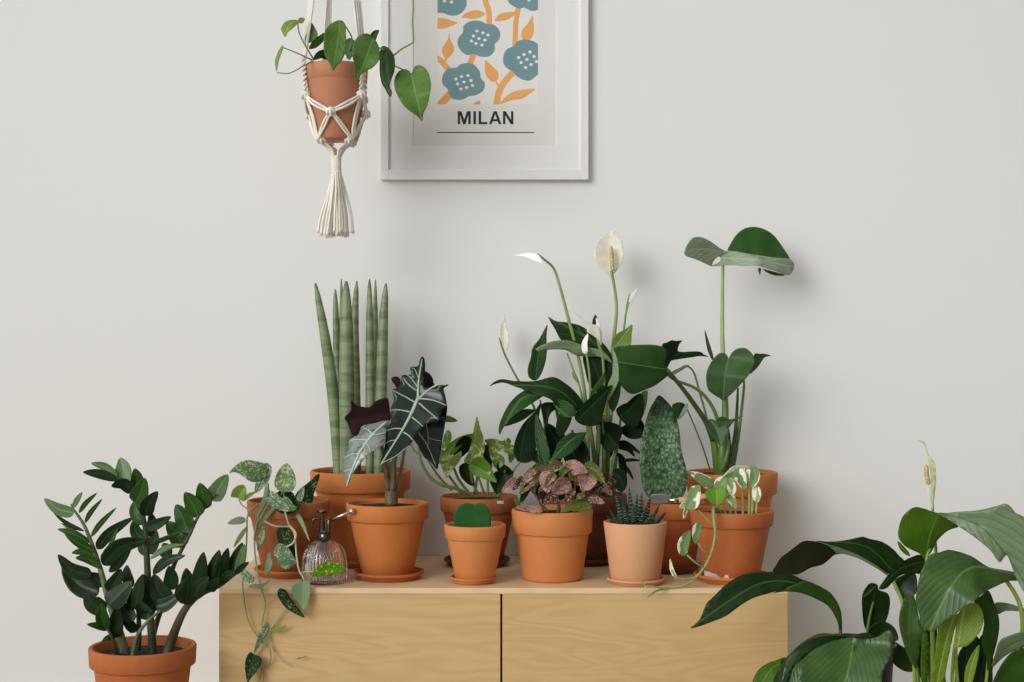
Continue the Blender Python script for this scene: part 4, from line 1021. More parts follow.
for mats, d, path, w, si in ((HB, g - .02, [(556, 474), (550, 479), (545, 488)], 8, 1), (HG, g - .01, [(568, 468), (563, 472), (560, 479)], 7, 1), (HD, g - .01, [(575, 490), (570, 494), (566, 502)], 9, 2), (HB, g - .01, [(536, 470), (530, 473), (524, 480)], 8, 3), (HA, g - .02, [(572, 474), (578, 471), (585, 473)], 6, 2),
                            (HD, g, [(525, 478), (519, 483), (513, 490)], 9, 3), (HA, g - .01, [(533, 474), (526, 479), (521, 487)], 8, 3), (HB, F_d, [(598, 476), (605, 478), (611, 484)], 8, 4), (HD, g - .005, [(552, 496), (556, 500), (560, 506)], 7, 1), (HG, g, [(541, 466), (536, 467), (531, 472)], 6, 0), (HA, F_d - .01, [(602, 486), (607, 489), (612, 496)], 8, 4)):
    leaf(stems[si], mats, d, path=path, w=w, shape='ovate', wave=0.003, fold=rng.uniform(0.3, 0.6))

# ---- haworthia
G_d = 3.226
G = DP(635.3, G_d, 'small spiky zebra haworthia in a smooth pale peach pot with saucer', 'potted_zebra_haworthia')
saucer(G, 636, G_d, 0.0628, ZB, M['peach'], h=0.013)
pot(G, 635.3, G_d, 0.0688, 525.0, None, 0.053, ZB + 0.004, M['peach'], soil_drop=0.013, lip=0.005, inner=0.006)
HW = leafmat('white banded haworthia leaf', lin(44, 66, 50), lin(36, 56, 44), freq=13, rough=0.5, bumpv=0.2, pattern='bands', pc=lin(140, 156, 138), pscale=150, pthr=(0.14, 0.05))
HW2 = leafmat('plain haworthia leaf', lin(48, 72, 52), lin(38, 58, 44), freq=12, rough=0.5, bumpv=0.2, pattern='bands', pc=lin(84, 106, 86), pscale=140, pthr=(0.12, 0.05))
def succ(par, pts, w, m):
    c = crom(pts, 6); n = len(c) - 1; wd = [P(*p) for p in c]
    rad = [w / 2 * c[i][2] / F * max(0.04, (1 - (i / n) ** 1.5)) * (0.8 + 0.2 * min(1, 4 * i / n)) for i in range(n + 1)]
    v, f, u = tube_data(wd, rad, 10, flat=0.45)
    return obj('leaf', v, f, m, par, uvs=u)
for tx, ty, dt, w, bx, cu in ((615.3, 494.3, -.01, 7.5, 628, 2), (620.3, 490.5, .03, 6.5, 631, 1), (629, 486.2, -.02, 7.5, 633, 0), (637.5, 493, .02, 7, 635, 0), (642.3, 490.5, -.02, 7.5, 638, 0), (650.5, 494.3, .01, 7.5, 642, -1), (656.8, 508.4, -.01, 7, 644, -2),
                            (666.2, 512, .0, 7, 645, -3), (609, 508.5, .0, 7, 626, 3), (613.5, 517, -.03, 6, 628, 2), (644.5, 508, -.05, 7, 640, 0), (633.5, 503, -.05, 7.5, 634, 0), (624, 506, -.05, 7.5, 630, 1), (648, 502, .03, 6, 640, -1), (626, 500, .04, 6, 632, 0),
                            (661, 516, -.035, 6, 644, -2), (652, 514, -.05, 6.5, 641, -1), (617, 512, -.045, 7, 628, 2), (637, 496, .05, 6, 636, 0), (606, 515, .04, 6, 626, 3), (660, 504, .05, 6, 643, -2)):
    bd = G_d + dt * 0.3
    mx_, my_ = (bx + tx) / 2 - cu * 0.6, (529 + ty) / 2 + 0.5
    w *= 1.18
    succ(G, [(bx, 530, bd), (mx_, my_, G_d + dt * 0.85), (tx, ty, G_d + dt)], w, HW if dt < 0.025 and abs(cu) < 3 else HW2)

# ---- whale fin snake plant
H_d = 3.395
HP = DP(674, H_d, 'one broad mottled paddle leaf in a narrow terracotta pot behind the haworthia', 'potted_whale_fin_snake_plant')
saucer(HP, 674, H_d, 0.061, ZB, M['terra_dark'])
pot(HP, 674, H_d, 0.0715, 504.2, 521.6, 0.047, ZB + SH, M['terra_red'], body=0.905)
WF = [leafmat('mottled paddle leaf', lin(50, 78, 50), lin(42, 68, 44), rough=0.42, bumpv=0.1, pattern='net', pc=lin(134, 164, 128), pscale=120, pthr=(-0.15, 0.52), rib=None), leafmat('mottled paddle leaf back', lin(60, 86, 56), lin(50, 76, 48), rough=0.5)]
leaf(HP, WF, [H_d - .03, H_d - .02, H_d + .02], path=[(668, 505), (662, 450), (659.3, 396)], poly=[(659.3, 395.3), (654, 402), (649.5, 410), (645, 425), (641.3, 443), (639.8, 462), (641.5, 478), (644.5, 491), (652, 501), (668, 507), (680, 500), (685, 492), (687.7, 480), (685.5, 466), (681, 448.6), (679.4, 430), (675, 413.5), (668.4, 403)], fold=0.28, tilt=0.05, wave=0.003, thick=0.0025)

# ---- n'joy pothos (front right)
I_d = 3.263
I = DP(732, I_d, 'pothos with white edged leaves trailing from the rightmost front terracotta pot', 'potted_variegated_pothos')
saucer(I, 731, I_d, 0.081, ZB, M['terra'])
ip = pot(I, 731.8, I_d, 0.0907, 514.0, 530.3, 0.060, ZB + SH, M['terra_red'], body=0.905)
# lime crust near the foot of the pot
def crust(par, px0, px1, pts, cx, d, r0):
    V, Fc = [], []; c = P(cx, 341, d)
    ring = []
    for (x, y) in pts:
        # on the pot's flank: radius grows with height
        z = None
        dist = d - r0
        for _ in range(6):
            z = H - (y - 341) * dist / F
            r = r0 + (z - ZB) * 0.19 + 0.0006
            wx = (x - 512) * dist / F - c.x
            dist = d - math.sqrt(max(1e-6, r * r - wx * wx))
        ring.append(P(x, y, dist - 0.0008))
    cen = sum(ring, Vector()) / len(ring) + Vector((0, -0.0012, 0))
    V = ring + [cen]
    n = len(ring)
    Fc = [(i, (i + 1) % n, n) for i in range(n)]
    o = obj('lime_crust', V, Fc, M['salt'], par); o['label'] = 'white lime crust near the foot of the pot'
    return o
crust(I, 0, 0, [(704, 570.5), (709, 571.5), (712, 573), (716, 574), (721, 578), (722, 581), (716, 582.5), (709, 581), (705, 578)], 731.8, I_d, 0.0605)
crust(I, 0, 0, [(723, 579), (725, 575), (728, 575), (730, 580), (726, 582.5)], 731.8, I_d, 0.0605)
NJ = L2('white edged leaf', (lin(134, 158, 112), lin(118, 144, 96), lin(150, 170, 126)), (lin(160, 176, 130), lin(150, 168, 120)), pattern='edge', pc=lin(236, 236, 216), pscale=30, pthr=(0.30, 0.38), rough=0.42, bumpv=0.12)
NW = L2('mostly cream leaf', (lin(156, 176, 126), lin(140, 162, 110), lin(170, 186, 140)), (lin(170, 184, 140), lin(160, 176, 130)), pattern='edge', pc=lin(236, 236, 214), pscale=30, pthr=(0.06, 0.18), rough=0.42, bumpv=0.12)
NG = L2('fresh lime leaf', (lin(122, 162, 66), lin(106, 148, 54), lin(150, 182, 100)), (lin(150, 176, 90), lin(140, 168, 80)), rough=0.36, bumpv=0.12)
M['istem'] = plain('pale green pothos stem', lin(168, 182, 116), 0.45, 0, 0.12)
M['istem2'] = plain('olive trailing stem', lin(150, 158, 98), 0.45, 0, 0.15, 60)
i0 = I_d - 0.10
vine = sub(stem(I, [(722, 515, I_d - .05), (714, 508, i0 + .01), (714, 520, i0 - .01), (715.3, 534, i0 - .012), (712, 551, i0 - .008), (705, 566, i0 + .0), (695, 578, i0 - .004), (683, 585.5, i0 - .006), (666, 588, i0 - .006), (655, 591.5, i0 - .03), (647.5, 597, i0 - .04)], 1.9, 1.0, M['istem2'], 'trailing_stem', 8, 8), I)
b1 = sub(stem(I, [(714.5, 525, i0 - .012), (706, 518.5, i0 - .02), (698, 510, i0 - .02)], 0.9, 0.7, M['istem2']), I)
b2 = sub(stem(I, [(710.5, 554, i0 - .006), (703, 550, i0 - .02), (698, 543, i0 - .02)], 1.1, 0.9, M['istem2']), I)
b3 = sub(stem(I, [(704, 567, i0), (696, 563, i0 - .015), (687, 555, i0 - .015)], 1.1, 0.9, M['istem2']), I)
b4 = sub(stem(I, [(697, 577, i0 - .003), (687, 579, i0 - .01), (677, 577.5, i0 - .01), (672, 570, i0 - .01)], 1.1, 0.8, M['istem2']), I)
b5 = sub(stem(I, [(662, 588, i0 - .012), (652, 586.5, i0 - .02), (646, 585.8, i0 - .02), (641.5, 580.5, i0 - .02)], 0.8, 0.7, M['istem2']), I)
stem(I, [(646, 586, i0 - .02), (643, 590, i0 - .02), (640, 595, i0 - .02)], 0.9, 0.5, M['istem'])
stem(I, [(676, 578, i0 - .01), (675.5, 580, i0 - .012), (675.6, 582, i0 - .012)], 0.6, 0.3, M['istem2'])
for x0, x1, yt_ in ((726, 723, 498), (736, 735, 500), (743, 742, 484), (749, 749.5, 480), (756, 757, 497), (731, 728, 490), (752, 753, 478), (720, 716, 500)):
    stem(I, [(x0, 517, I_d - .05), ((x0 + x1) / 2, (517 + yt_) / 2, I_d - .055), (x1, yt_, I_d - .06)], 1.3, 1.0, M['istem'])
j = I_d - 0.06
leaf(I, NJ, [j, j - .02], path=[(715, 486), (704, 480), (689, 472)], poly=[(688.8, 472), (697, 471.8), (706, 475), (714.5, 480.5), (712.5, 487), (706, 488.5), (699, 483), (694, 478)], fold=0.2, tilt=0.4)
leaf(b1, NJ, [j - .03, j - .05], path=[(699, 487), (694, 497), (686, 511)], poly=[(690, 488), (695, 485.5), (700, 485.5), (700.5, 495), (698.5, 506), (692, 510), (687, 509), (684.3, 504), (687, 497)], fold=0.25, tilt=0.3)
leaf(b1, NW, j - .04, path=[(688, 506), (685, 513), (684, 519)], w=4, shape='lance')
leaf(b1, NW, j - .04, path=[(690, 502), (684, 505), (679.5, 508.5)], w=6, shape='lance')
leaf(I, NG, [j - .03, j - .05], path=[(716, 487), (716.5, 495), (717, 504.5)], poly=[(705, 493.5), (710, 488), (716, 489.5), (721, 486.5), (726.2, 490.5), (726, 497), (721, 503), (716.5, 505), (710, 502)], fold=0.3, tilt=0.0)
leaf(I, NJ, j - .01, path=[(720, 490), (722, 483), (727, 478)], w=15, shape='ovate', tilt=-0.4)
leaf(I, NW, [j, j + .03], path=[(719, 482), (734, 474), (751, 467.5)], poly=[(719, 481.5), (724, 475), (733, 466.5), (741, 465.5), (749, 466), (751.5, 469.5), (744, 473.5), (740, 480.5), (731, 482.5)], fold=0.2, tilt=0.5)
leaf(I, NJ, [j, j - .02], path=[(737, 469), (741, 478), (745, 490)], w=12, shape='ovate', tilt=-0.3)
leaf(I, NJ, [j - .01, j - .02], path=[(752, 465), (755, 475), (751, 488)], poly=[(751.5, 464.8), (757, 468), (760, 474), (758.3, 482), (752, 488), (749.8, 480), (749, 472)], fold=0.3, tilt=0.2)
leaf(I, NJ, j + .01, path=[(746, 468), (745, 476), (747, 486)], w=9, shape='ovate', tilt=0.2)
leaf(I, NW, [j - .01, j - .02], path=[(757, 486), (758, 495), (757, 503)], poly=[(753, 487), (758.5, 486.5), (761.2, 494), (758.5, 502), (754.5, 501), (752, 494)], fold=0.25)
leaf(I, NW, j - .03, path=[(727.5, 496), (732, 500), (736, 509)], w=9, shape='ovate')
leaf(I, NW, j - .02, path=[(731, 482), (732, 490), (730, 499)], w=9, shape='ovate')
leaf(I, NW, j, path=[(724, 480), (727, 486), (727, 492)], w=9, shape='ovate')
leaf(b2, NJ, i0 - .022, path=[(697, 544), (698, 533), (701.5, 522)], poly=[(693, 527), (697, 523), (701.5, 521.8), (702, 528), (699.5, 538), (695.5, 544), (692.5, 537)], fold=0.25, tilt=0.2)
leaf(b3, NJ, i0 - .018, path=[(685, 555), (684, 543), (690, 531)], poly=[(690.3, 530.3), (690.6, 540), (687.8, 551), (684.5, 556), (679.5, 554), (677.5, 545), (681.5, 536)], fold=0.25, tilt=0.2)
leaf(b4, NW, i0 - .01, path=[(676, 578), (672, 570), (670, 558.5)], w=4, shape='strap')

# ---- small arum behind (monstera like)
J_d = 3.53
J = DP(732, J_d, 'tall monstera with one long stalk and a flat top leaf at the back right', 'potted_monstera')
pot(J, 732, J_d, 0.1065, 475.5, 498.0, 0.072, ZB, M['terra'], body=0.885, soil_drop=0.010)
MO = L2('monstera leaf', (lin(82, 108, 74), lin(70, 98, 62), lin(104, 130, 92)), (lin(136, 156, 126), lin(126, 148, 116)), rough=0.42, bumpv=0.12, ribw=0.035)
MOD = L2('dark monstera leaf', (lin(34, 62, 28), lin(28, 52, 24), lin(54, 84, 44)), (lin(120, 142, 108), lin(110, 132, 98)), rough=0.42, bumpv=0.12, ribw=0.03)
MOG = L2('shiny mid green leaf', (lin(66, 98, 56), lin(54, 86, 46), lin(98, 132, 82)), (lin(130, 152, 104), lin(120, 142, 96)), rough=0.35, bumpv=0.12, ribw=0.03)
MOU = [leafmat('grey green leaf underside', lin(168, 182, 160), lin(150, 166, 142), lin(184, 194, 172), lin(136, 154, 128), 5, 1.2, 0.16, 0.4, 0.45), MOD[0]]
M['jstem'] = plain('green stalk', lin(96, 126, 56), 0.4, 0, 0.15)
M['jpale'] = plain('pale green stalk', lin(170, 186, 124), 0.42, 0, 0.08)
M['jdark'] = plain('dark stalk', lin(60, 82, 36), 0.4, 0, 0.15)
q = J_d - 0.02
main = sub(stem(J, [(727, 478, q), (726.5, 440, q), (725, 395, q), (722.5, 345, q - .01), (722.3, 300, q - .02), (723, 258, q - .03)], 3.6, 1.5, M['jpale'], 'stem', 12, 8), J)
for pts, r0, r1, m in (([(718, 478, q - .02), (715, 450, q - .03), (711, 428, q - .03)], 4.2, 3.2, M['jstem']), ([(722, 478, q - .03), (722, 455, q - .04), (725, 425, q - .03), (725, 398, q - .03)], 4.6, 3.2, M['jstem']), ([(730, 478, q), (729, 455, q), (727, 430, q)], 4.0, 2.6, M['jdark']),
                       ([(728, 478, q - .03), (733, 450, q - .02), (736, 425, q), (738, 388, q)], 3.0, 1.1, M['jdark']), ([(731, 478, q), (737, 445, q), (741, 415, q), (744, 385, q), (742, 378, q)], 2.2, 0.9, M['jstem']), ([(710, 470, q), (702, 445, q), (688, 411, q), (684, 404, q)], 0.8, 0.7, M['jstem']),
                       ([(722, 470, q - .04), (727, 455, q - .05), (729, 440, q - .04)], 3.0, 1.0, M['jstem'])):
    stem(J, pts, r0, r1, m, seg=10)
sA = sub(stem(J, [(713, 440, q - .04), (706, 422, q - .05), (694, 404, q - .07), (683, 389, q - .09), (667.5, 370, q - .12)], 3.0, 1.9, M['jdark']), J)
sB = sub(stem(J, [(720, 440, q - .03), (717, 418, q - .03), (708, 400, q - .04), (695, 388, q - .05), (675, 380, q - .07), (664, 372, q - .10)], 2.0, 1.3, M['jstem']), J)
sC = sub(stem(J, [(711, 440, q), (706, 415, q), (699, 390, q), (694, 373, q), (687.5, 366, q), (682, 367, q)], 1.1, 0.9, M['jstem']), J)
# the top leaf: left lobe, long middle roll and the raised back lobe in one blade
pcs = []
V, Fc, U = sheet([(684.3, 254), (690, 240.5), (696, 237), (704, 238), (713, 243), (721, 249), (726, 251), (724, 254), (721.5, 258), (718.5, 256.5), (713.5, 261), (711.2, 266), (704, 263), (695, 259)], [(723, 252), (705, 249), (685, 251)], [q - .04, q - .07, q - .10], 0.1, -0.7, 0, 0.002)
pcs.append((V, Fc, U, (0, 1)))
V, Fc, U = sheet([(721, 258), (723, 252), (729, 250.5), (742, 252.5), (755, 255), (770, 257.5), (783, 258), (790.5, 259.5), (794, 264), (792.3, 272), (787, 275), (776, 271), (766, 268), (757, 265.5), (745, 265.8), (732, 265), (721, 265.5), (711.2, 266.3), (719, 262)], [(722, 258), (758, 260), (793, 267)], [q - .04, q - .06, q + .02], 0.05, -0.7, 0, 0.002)
pcs.append((V, Fc, U, (0, 1)))
V, Fc, U = sheet([(728.8, 251.5), (731, 243), (737, 234), (745, 228.3), (755, 226.8), (765, 229.5), (774, 235.5), (782, 246), (789.5, 258.8), (780, 258.3), (766, 256.5), (750, 254)], [(729, 251.5), (760, 255.5), (789, 259)], [q - .035, q - .02, q + .03], 0.0, -0.5, 0, 0.001)
pcs.append((V, Fc, U, (2, 0)))
V, Fc, U = sheet([(763, 269), (773, 271.5), (784, 274.5), (783, 275.8), (775, 275.5), (768, 273)], [(763, 269), (784, 275)], [q - .02, q], 0.0, 0.2, 0, 0)
pcs.append((V, Fc, U, (2, 0)))
V, Fc, U = sheet([(758, 268.5), (761, 268.5), (760.2, 274.5), (759.2, 274)], [(759.5, 268.5), (759.7, 274.5)], [q - .03, q - .03], 0.0, 0.2, 0, 0)
pcs.append((V, Fc, U, (2, 0)))
MOL = leafmat('brighter green monstera lobe', lin(72, 112, 58), lin(60, 98, 48), lin(84, 124, 68), rough=0.45, bumpv=0.1)  # brighter green for the raised back lobe
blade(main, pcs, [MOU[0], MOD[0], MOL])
leaf(J, MO, [q - .06, q - .09, q - .07], path=[(728.5, 358), (725, 375), (723.5, 399)], poly=[(728.6, 358.3), (726.5, 354.5), (722, 352.8), (716.5, 355.3), (710, 364), (706.2, 375), (707.6, 388.6), (714, 394.8), (720, 398.5), (723.3, 401), (726, 398.5), (731, 394.5), (742, 383), (750.5, 372), (754.2, 362), (752.3, 354), (745.5, 348.3), (737.7, 348.6), (732, 352.5), (730, 356)], fold=0.3, tilt=0.2)
leaf(J, MO, [q - .03, q - .01], path=[(751, 368), (760, 360), (770.7, 355.6)], poly=[(749, 373.5), (754, 355), (760, 353.8), (766, 354), (770.8, 355.8), (765.5, 357), (762.6, 360), (757, 368)], fold=0.2, tilt=0.4)
leaf(sA, MOG, [q - .12, q - .13, q - .14], path=[(667.5, 369.5), (645, 366), (618, 362)], poly=[(614, 348), (625, 345.6), (640, 344.8), (652, 344.8), (661.5, 346.4), (666.8, 351.5), (666.8, 358), (665.3, 362.5), (667.7, 368), (668.6, 374.5), (656, 385), (644, 390.2), (632.5, 394), (623.7, 388.8), (619, 380), (618.3, 364), (616, 355)], fold=-0.25, tilt=-0.45, bow=-0.01, wave=0.002)
leaf(sB, MOD, [q - .08, q - .06, q - .05], path=[(666, 364), (680, 353), (708.5, 357)], poly=[(662, 345.5), (667, 342.5), (672, 340.3), (676.5, 341), (682, 340.6), (679, 345), (678, 351), (684, 352), (690, 351.6), (700, 351.8), (704, 354.5), (708.5, 356.8), (700, 356.2), (692.6, 357.2), (678, 359.3), (671, 361), (667.5, 367), (664.5, 361)], fold=0.25, tilt=0.3, wave=0.003)
leaf(sC, MOU, [q, q - .03], path=[(688, 365.5), (680, 369), (671, 375)], poly=[(688.2, 364.6), (687, 367), (680, 371.5), (671.5, 376), (670, 373.5), (678, 368.5)], fold=0.1)
leaf(J, MOG, q - .03, path=[(713.5, 361), (709, 348), (704.8, 330)], w=3.8, shape='lance')
leaf(J, MOG, [q - .06, q - .08], path=[(711, 421), (717, 430), (721, 445)], poly=[(705, 424), (707.5, 420.5), (711, 419), (716, 421), (719, 427), (724, 425), (728.5, 429.6), (726, 436), (721, 445.5), (711.5, 435)], fold=0.3, tilt=0.1)
leaf(J, MO, [q - .07, q - .07], path=[(717, 422), (728, 421.5), (742, 416.5)], poly=[(716.5, 420), (722.6, 416.5), (730, 419.5), (742, 416.3), (734, 421.5), (727, 429.5), (720, 427)], fold=0.3, tilt=0.3)
leaf(J, MOG, [q - .02, q - .03], path=[(678, 418), (679, 410), (679, 402.5)], poly=[(672, 406), (675, 403.3), (679, 402.2), (684.5, 404), (686, 410), (682.5, 415.5), (678, 419.3), (674.5, 414)], fold=-0.5, tilt=0.1)
leaf(J, MOU, q - .04, path=[(678, 419), (682, 413), (687.3, 403)], poly=[(678, 419.5), (682.5, 409.5), (687.3, 402.8), (687.6, 409), (683.3, 415.8)], fold=0.1)

# ---- peace lily (back centre)
K_d = 3.53
K = DP(585, K_d, 'dark leaved peace lily with white flowers in a dark clay pot at the back centre', 'potted_peace_lily')
kx = 584.6
saucer(K, kx, K_d, 0.083, ZB, M['terra_dark'])
pot(K, kx, K_d, 0.0995, 498.0, 515.5, 0.068, ZB + SH, M['terra_dark'], body=0.90)
KD = L2('dark peace lily leaf', (lin(44, 70, 38), lin(36, 60, 32), lin(76, 102, 62), lin(62, 88, 52)), (lin(96, 122, 82), lin(86, 112, 74)), freq=9, slope=1.4, vw=0.2, vstr=0.5, rough=0.34, bumpv=0.35, spec=0.14)
KM = L2('mid green peace lily leaf', (lin(60, 94, 52), lin(50, 82, 44), lin(90, 120, 76), lin(76, 108, 64)), (lin(110, 136, 92), lin(100, 126, 84)), freq=9, slope=1.4, vw=0.2, vstr=0.5, rough=0.36, bumpv=0.35)
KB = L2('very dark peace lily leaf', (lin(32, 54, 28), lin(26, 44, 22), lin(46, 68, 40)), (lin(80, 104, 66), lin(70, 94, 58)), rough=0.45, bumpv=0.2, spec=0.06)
KP = L2('pale peace lily underside', (lin(138, 158, 128), lin(126, 146, 114), lin(150, 168, 140)), (lin(70, 100, 60), lin(60, 90, 50)), rough=0.45, bumpv=0.15)
KL = L2('lime peace lily leaf', (lin(138, 164, 96), lin(122, 150, 82), lin(160, 180, 116)), (lin(120, 146, 80), lin(110, 138, 72)), rough=0.4, bumpv=0.15)
M['spathe'] = plain('ivory spathe', lin(232, 230, 216), 0.6, 0, 0.03, 60)
M['spathe2'] = plain('translucent cream spathe', lin(230, 227, 212), 0.6, 0, 0.06, 60)
M['spathew'] = plain('bright white spathe', lin(246, 246, 244), 0.5)
def spadix():
    k = NT('bumpy cream spadix'); o = k.obj()
    vo = k.new('ShaderNodeTexVoronoi'); k.link(o, vo.inputs['Vector']); vo.inputs['Scale'].default_value = 420
    k.link(k.mix(k.step(vo.outputs[0], 0.25, 0.6), lin(226, 214, 150), lin(178, 156, 100)), k.b.inputs['Base Color'])
    k.bump(vo.outputs[0], -0.8, 0.002); return k.m
M['spadix'] = spadix()
M['kstem'] = plain('light green flower stalk', lin(140, 160, 92), 0.42, 0, 0.1)
M['kstemd'] = plain('leaf stalk', lin(84, 112, 50), 0.42, 0, 0.15)
k0 = K_d - 0.02
def flower(st, poly, rib, d, m, **kw):
    V, Fc, U = sheet(poly, rib, d, kw.get('fold', 0.2), kw.get('tilt', 0.1), kw.get('bow', 0), kw.get('wave', 0.001))
    return blade(st, [(V, Fc, U, (0, 0))], [m], 'spathe')
f1 = sub(stem(K, [(588, 470, k0), (587, 415, k0), (580, 365, k0), (568, 317, k0 - .01), (560, 287, k0 - .01), (554, 269, k0 - .01), (545, 260, k0 - .02), (537, 254, k0 - .02)], 2.0, 1.0, M['kstem'], 'flower_stem', 8, 8), K)
flower(f1, [(512.7, 255.3), (519, 254), (527, 252.8), (536, 253.6), (540, 257), (542.3, 263.3), (537.5, 262), (530, 259), (522, 256.3)], [(541, 257), (513, 255)], [k0 - .06, k0 - .02], M['spathew'], fold=0.05, tilt=0.35)
f2 = sub(stem(K, [(606, 470, k0), (607.5, 425, k0), (610, 380, k0), (613, 345, k0), (616.3, 315, k0), (615.5, 295, k0), (611.5, 271, k0 - .01)], 2.2, 1.4, M['kstem'], 'flower_stem', 8, 8), K)
flower(f2, [(611, 276.5), (604, 271.5), (597, 264.5), (594, 255), (596, 245), (601, 237), (608, 232.8), (610, 233), (613, 230), (616.5, 229.5), (614, 232), (613, 233.5), (617.5, 236), (622, 243), (624, 254), (621.5, 264.5), (616, 271)], [(611.5, 276), (608.8, 254), (610, 233)], [k0 + .005, k0 + .01, k0 + .02], M['spathe2'], fold=0.25, tilt=0.05)
v, f, u = tube_data([P(*p) for p in crom([(612.6, 271, k0 - .012), (612, 260, k0 - .012), (611, 246, k0 - .01)], 6)], [2.2 * K_d / F * e for e in (0.8, 0.95, 1, 1, 1, 1, 1, 1, 1, 0.97, 0.93, 0.8, 0.3)], 10)
obj('spadix', v, f, M['spadix'], f2, uvs=u)
f3 = sub(stem(K, [(545, 440, k0), (533, 405, k0), (517, 378, k0 + .03), (505, 355, k0 + .05), (499.5, 338, k0 + .06)], 1.3, 0.9, M['kstemd'], 'flower_stem'), K)
flower(f3, [(504, 309.5), (505.8, 322), (508.7, 335), (508.4, 347), (506.5, 350), (503, 344), (499.3, 336), (499.8, 326), (502.6, 318)], [(504, 346), (503.5, 330), (504, 310)], [k0 + .06, k0 + .06], M['spathe'], fold=0.4)
f4 = sub(stem(K, [(605, 450, k0), (605, 400, k0 - .01), (603, 360, k0 - .03), (599, 345, k0 - .04), (596, 334, k0 - .04)], 1.7, 1.1, M['kstem'], 'flower_stem'), K)
flower(f4, [(573.5, 311.8), (582, 317.5), (590, 323.5), (596.5, 325.5), (600, 331), (601.2, 345), (597.5, 339), (592, 335), (587, 331.5), (588, 326), (581, 319)], [(600, 343), (592, 328), (574, 312)], [k0 - .04, k0 - .06], M['spathe2'], fold=0.2)
leaf(f4, KD, k0 - .02, path=[(593, 326), (595, 320), (595.6, 314.5)], w=4.5, shape='lance')
flower(f4, [(596, 318), (599.5, 323), (601.5, 333), (601.5, 345), (598.5, 338), (597, 328)], [(600, 343), (597, 319)], [k0 - .03, k0 - .03], M['spathew'])
f5 = sub(stem(K, [(590, 440, k0), (590.3, 400, k0 - .02), (589.5, 375, k0 - .04), (586, 351, k0 - .05)], 1.6, 1.0, M['kstem'], 'flower_stem'), K)
leaf(f5, [M['spathew'], M['spathew']], k0 - .05, path=[(585.5, 354), (584.5, 344), (588, 333.5)], w=6, shape='ovate', name='spathe')
f6 = sub(stem(K, [(611, 420, k0), (617, 370, k0 + .02), (623, 335, k0 + .03), (626, 313, k0 + .03), (629, 302, k0 + .03)], 1.4, 0.9, M['kstem'], 'flower_stem'), K)
leaf(f6, [M['spathe'], M['spathe']], k0 + .03, path=[(627, 307), (631, 297), (638.5, 287.5)], w=3.4, shape='lance', name='spathe')
leaf(f6, KL, k0 + .03, path=[(626, 313), (628, 303), (630, 293)], w=2.6, shape='lance', name='spathe')
f7 = sub(stem(K, [(586, 420, k0 - .02), (580, 388, k0), (574, 372, k0), (567, 353, k0)], 1.2, 0.9, M['kstem'], 'flower_stem'), K)
leaf(f7, KL, k0 - .005, path=[(577, 382), (574, 375), (573, 370)], w=3.4, shape='lance', name='sheath')
for pts, r0, r1 in (([(576, 500, K_d), (570, 460, K_d - .02), (560, 425, K_d - .04), (556, 408, K_d - .05)], 2.4, 1.6), ([(598, 500, K_d - .03), (594, 455, K_d - .06), (590, 425, K_d - .06)], 2.6, 1.8), ([(603, 500, K_d - .03), (604, 455, K_d - .05), (603, 415, K_d - .05)], 2.6, 1.8),
                    ([(607, 500, K_d - .02), (608, 455, K_d - .03), (611, 415, K_d - .03)], 2.4, 1.6), ([(613, 500, K_d), (616, 455, K_d), (620, 425, K_d)], 2.2, 1.4), ([(588, 500, K_d - .04), (587, 460, K_d - .06), (583, 435, K_d - .06)], 2.2, 1.6), ([(580, 500, K_d), (577, 460, K_d), (572, 430, K_d)], 2.2, 1.4), ([(597, 500, K_d + .02), (598, 440, K_d + .02), (600, 400, K_d)], 2.4, 1.4), ([(540, 470, K_d), (545, 430, K_d), (540, 400, K_d)], 1.4, 1.0),
                    ([(598, 455, K_d - .06), (599, 430, K_d - .07), (595, 415, K_d - .07)], 2.2, 1.4), ([(610, 490, K_d - .05), (613, 465, K_d - .05), (618, 440, K_d - .05), (621, 415, K_d - .05)], 2.0, 1.2)):
    stem(K, pts, r0, r1, M['kstemd'])
kd = K_d - 0.10
